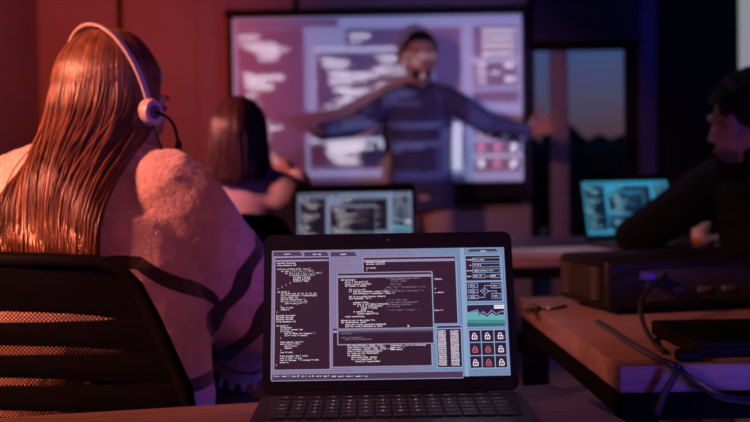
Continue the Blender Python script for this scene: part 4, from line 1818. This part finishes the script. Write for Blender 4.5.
# papers on the far table
pp = [(560, 249.5, 12, .30), (536, 251, -8, .28)]
for i, (px, py, rz, w) in enumerate(pp):
    c = on_z(px, py, .7405 + i * .001)
    bm = bmesh.new()
    N = 12
    for sgn in (0, 1):
        pass
    rows = []
    for a in range(N + 1):
        row = []
        for b in range(9):
            x, y = (a / N - .5) * w, (b / 8 - .5) * .21
            z = .0008 + .004 * abs(mnoise.noise(Vector((x * 7, y * 7, i * 3.1))))
            row.append(bm.verts.new((x, y, z)))
        rows.append(row)
    for a in range(N):
        for b in range(8):
            bm.faces.new((rows[a][b], rows[a + 1][b], rows[a + 1][b + 1], rows[a][b + 1]))
    bmesh.ops.solidify(bm, geom=bm.faces[:], thickness=-.0006)
    o = build('paper_sheet', bm, MT['paper'])
    o.location = c
    o.rotation_euler.z = R(rz)
    tag(o, ('sheet of paper on the far table nearer the teal laptop', 'sheet of paper on the far table nearer the front laptop')[i], 'paper', 'paper sheets on the far table')

# ------------------------------------------------------------------ light


def lamp(name, kind, loc, energy, col, target=None, size=.2, spot=None, blend=.4):
    d = bpy.data.lights.new(name, kind)
    d.energy = energy
    d.color = col
    if kind == 'AREA':
        d.size = size
    else:
        d.shadow_soft_size = size
    if spot:
        d.spot_size = R(spot)
        d.spot_blend = blend
    o = bpy.data.objects.new(name, d)
    COL.objects.link(o)
    o.location = loc
    if target:
        o.rotation_euler = (Vector(target) - Vector(loc)).to_track_quat('-Z', 'Y').to_euler()
    return o


lamp('red_lamp', 'SPOT', (-1.80, .58, 2.15), 500, (1, .265, .15), (-.52, 1.68, 1.0), .2, 38, .8)
lamp('red_low_fill', 'SPOT', (-1.6, 1.56, .90), 170, (1, .22, .09), (-.5, 1.6, .78), .06, 50, .6)  # added spot without a fixture, lights the sweater behind the chair slots
lamp('red_wall_fill', 'SPOT', (-1.35, 3.4, 2.5), 110, (1, .095, .028), (-1.45, 5.95, 1.55), .15, 58, 1)  # added wash that brightens the wall separately from the key
lamp('red_desk_fill', 'SPOT', (-1.1, .1, 1.9), 18, (1, .07, .06), (-.35, 1.1, .73), .1, 40, .8)  # added fill that reddens the left of the desk, no desk lamp here
lamp('pink_table_fill', 'SPOT', (-1.0, .5, 1.3), 40, (1, .47, .95), (.31, 1.55, .69), .1, 18, .7)  # added fill for the side of the projector table, no such source
lamp('red_far_fill', 'SPOT', (-1.85, 2.7, 1.7), 190, (1, .29, .27), (-.44, 3.45, 1.0), .12, 32, .6)  # extra light put in for the woman with the bob
lamp('red_presenter_fill', 'SPOT', (-1.3, 2.9, 1.85), 82, (1, .33, .30), (.42, 5.5, 1.22), .1, 28, .6)  # added spot to brighten the presenter's face and hands, no stage light
lamp('blue_table_fill', 'AREA', (1.0, .35, .60), 12, (.10, .08, 1), (.75, 1.4, .72), .25)  # unseen light added below tabletop height to turn the front edge blue
lamp('blue_projector_fill', 'SPOT', (1.3, .2, 1.3), 9, (.10, .07, 1), (.52, 1.92, .79), .05, 7, .8)  # narrow added spot that makes the blue glow on the projector back
lamp('violet_post_fill', 'SPOT', (2.2, 3.6, 2.5), 12, (.16, .14, 1), (1.4, 5.9, 1.2), .2, 70, .8)  # invented light for the window post and mullion
lamp('violet_screen_fill', 'SPOT', (1.7, 3.3, 2.4), 36, (.62, .36, 1), (.1, 5.9, 1.4), .2, 44, .9)  # added to tint the dim parts of the projection screen violet
lamp('violet_side_fill', 'SPOT', (1.0, -.3, 2.2), 60, (1, .22, .36), (-.28, 1.80, .80), .3, 25, .9)  # invented fill on the right side of the sweater
lamp('violet_desk_fill', 'SPOT', (1.0, .2, 2.0), 24, (.75, .42, .95), (.25, 1.1, .73), .1, 22, .9)  # added fill on the desk right of the laptop, no lamp stands there
lamp('overhead_fill', 'SPOT', (.70, 3.3, 2.65), 48, (.92, .68, 1), (.70, 3.28, 0), .1, 40, .8)  # added downlight for floor gap and far table, no ceiling fitting exists

# the projector's own light: the picture is thrown on the screen and on whoever stands in the beam
LP = pjw(.22, D + .02, .062)
pd = bpy.data.lights.new('projector_beam', 'SPOT')
pd.energy = 1.0
pd.shadow_soft_size = .012
pd.spot_size = R(75)
pd.spot_blend = 0
po = bpy.data.objects.new('projector_beam', pd)
COL.objects.link(po)
po.location = LP
po.rotation_euler = (R(90), 0, 0)
pd.use_nodes = True
nt = pd.node_tree
em = nt.nodes['Emission']


class NB:
    def m(self, op, a, b=None, c=None):
        n = nt.nodes.new('ShaderNodeMath')
        n.operation = op
        for i, v in enumerate((a, b, c)):
            if v is None:
                continue
            if isinstance(v, (int, float)):
                n.inputs[i].default_value = v
            else:
                nt.links.new(v, n.inputs[i])
        return n.outputs[0]


nb = NB()
tcn = nt.nodes.new('ShaderNodeTexCoord')
sep = nt.nodes.new('ShaderNodeSeparateXYZ')
nt.links.new(tcn.outputs['Normal'], sep.inputs[0])
DY = SY - LP.y
PX, PY_ = nb.m('DIVIDE', sep.outputs[0], sep.outputs[2]), nb.m('DIVIDE', sep.outputs[1], sep.outputs[2])
SGN = -1.0
# world x on the screen plane = LP.x + dirx/diry * DY ; local z = -diry
U = nb.m('MULTIPLY_ADD', PX, SGN * DY / (SX1 - SX0), (LP.x - SX0) / (SX1 - SX0))
V = nb.m('MULTIPLY_ADD', PY_, -SGN * DY / (SZ1 - SZ0), (SZ1 - LP.z) / (SZ1 - SZ0))


def nrect(u0, v0, u1, v1):
    a = nb.m('COMPARE', U, (u0 + u1) / 2, abs(u1 - u0) / 2)
    b = nb.m('COMPARE', V, (v0 + v1) / 2, abs(v1 - v0) / 2)
    return nb.m('MULTIPLY', a, b)


def nui(x0, y0, x1, y1):
    a, b = ui(x0, y0), ui(x1, y1)
    return nrect(a[0], a[1], b[0], b[1])


def union(l):
    r = l[0]
    for x in l[1:]:
        r = nb.m('MAXIMUM', r, x)
    return r


inside = nrect(0, 0, 1, 1)
wins = union([nui(275, 257, 329.5, 371), nui(363, 256.5, 458.5, 325), nui(333, 330, 432, 367), nui(338, 273, 434, 345), nui(437, 329, 462.5, 369),
              nui(466, 254, 503, 301), nui(467, 305.5, 505, 314), nui(469, 331, 508, 369.5), nui(272, 376.2, 463, 379), nui(274, 250.5, 357, 254.5)])
bord = union([nui(337, 271.5, 435, 273.5), nui(337, 272, 338.6, 346), nui(433.6, 272, 435, 346), nui(332, 343.8, 435, 346), nui(332, 328.5, 435, 330.8),
              nui(481, 331, 482.5, 370), nui(494.5, 331, 496, 370), nui(468, 343, 508, 344.4), nui(468, 356.5, 508, 358), nui(465, 279.6, 504, 281.4)])


def bars(code, k, wch=.86, h=.85):
    out = []
    for x, y, s in code[::1]:
        if len(s) < 3:
            continue
        out.append(nui(x, y - h, x + len(s) * wch, y + .2))
    return out


tl_ = bars(CODE_LEFT, 1) + bars(CODE_A, 1) + bars(CODE_B[:21], 1) + bars(CODE_C, 1)
for y in (257.6, 263.4, 269.3, 275.4):
    tl_ += [nui(473, y - 1.0, 500, y + .7)]
for i in range(3):
    for j in range(3):
        if (i, j) not in ((0, 1), (1, 1), (1, 2)):
            tl_.append(nui(472.6 + i * 13.4, 334.5 + j * 13.2, 477.6 + i * 13.4, 340 + j * 13.2))
for x0, y0, x1, y1 in ((468.5, 282.8, 478.5, 287), (468.7, 289, 478.7, 293), (469, 295.2, 479, 299), (491.3, 282.6, 501, 287.6), (492, 293, 501.8, 298.4), (481, 289, 489, 293)):
    tl_.append(nui(x0 + 1, y0 + 1, x1 - 1, y1 - 1))
txt = union(tl_)
dimt = union(bars(CODE_B2[:12], 1, .9, 1.1) + [nui(437.5, 331.5, 446, 368.5), nui(450, 331.5, 459.5, 368.5)])
reds = union([nui(472 + i * 13.4, 334 + j * 13.2, 478 + i * 13.4, 340.5 + j * 13.2) for i, j in ((0, 1), (1, 1), (1, 2))])


def cmix(fac, a, b):
    n = nt.nodes.new('ShaderNodeMix')
    n.data_type = 'RGBA'
    nt.links.new(fac, n.inputs[0])
    for i, v in ((6, a), (7, b)):
        if isinstance(v, tuple):
            n.inputs[i].default_value = (*v, 1)
        else:
            nt.links.new(v, n.inputs[i])
    return n.outputs[2]


c = cmix(wins, (.17, .20, .40), (.018, .016, .055))
c = cmix(bord, c, (.40, .42, .64))
c = cmix(dimt, c, (.58, .58, .80))
c = cmix(txt, c, (.80, .76, .92))
c = cmix(reds, c, (.45, .12, .26))
c = cmix(inside, (0, 0, 0), c)
nt.links.new(c, em.inputs['Color'])
em.inputs['Strength'].default_value = 620

# world: clear dusk sky seen through the window
w = bpy.data.worlds.new('dusk')
scn.world = w
w.use_nodes = True
nt = w.node_tree
bg = nt.nodes['Background']
tcw = nt.nodes.new('ShaderNodeTexCoord')
sp = nt.nodes.new('ShaderNodeSeparateXYZ')
nt.links.new(tcw.outputs['Generated'], sp.inputs[0])
rp = nt.nodes.new('ShaderNodeValToRGB')
nt.links.new(sp.outputs[2], rp.inputs[0])
cr = rp.color_ramp
cr.elements[0].position = 0.0
cr.elements[0].color = (.020, .014, .018, 1)
cr.elements[1].position = .22
cr.elements[1].color = (.018, .034, .12, 1)
for p_, c_ in ((.045, (.050, .030, .042, 1)), (.075, (.046, .042, .085, 1)), (.12, (.030, .050, .135, 1))):
    e = cr.elements.new(p_)
    e.color = c_
nt.links.new(rp.outputs[0], bg.inputs['Color'])
bg.inputs['Strength'].default_value = 1.5

for o in list(bpy.data.objects):
    for k in ('world_built', 'fixed'):
        if k in o:
            del o[k]
scn.cycles.use_denoising = True
scn.cycles.max_bounces = 6
scn.cycles.diffuse_bounces = 2
vs = scn.view_settings
vs.view_transform = 'Standard'
vs.look = 'None'
vs.exposure = 0
vs.gamma = 1
vs.use_curve_mapping = False
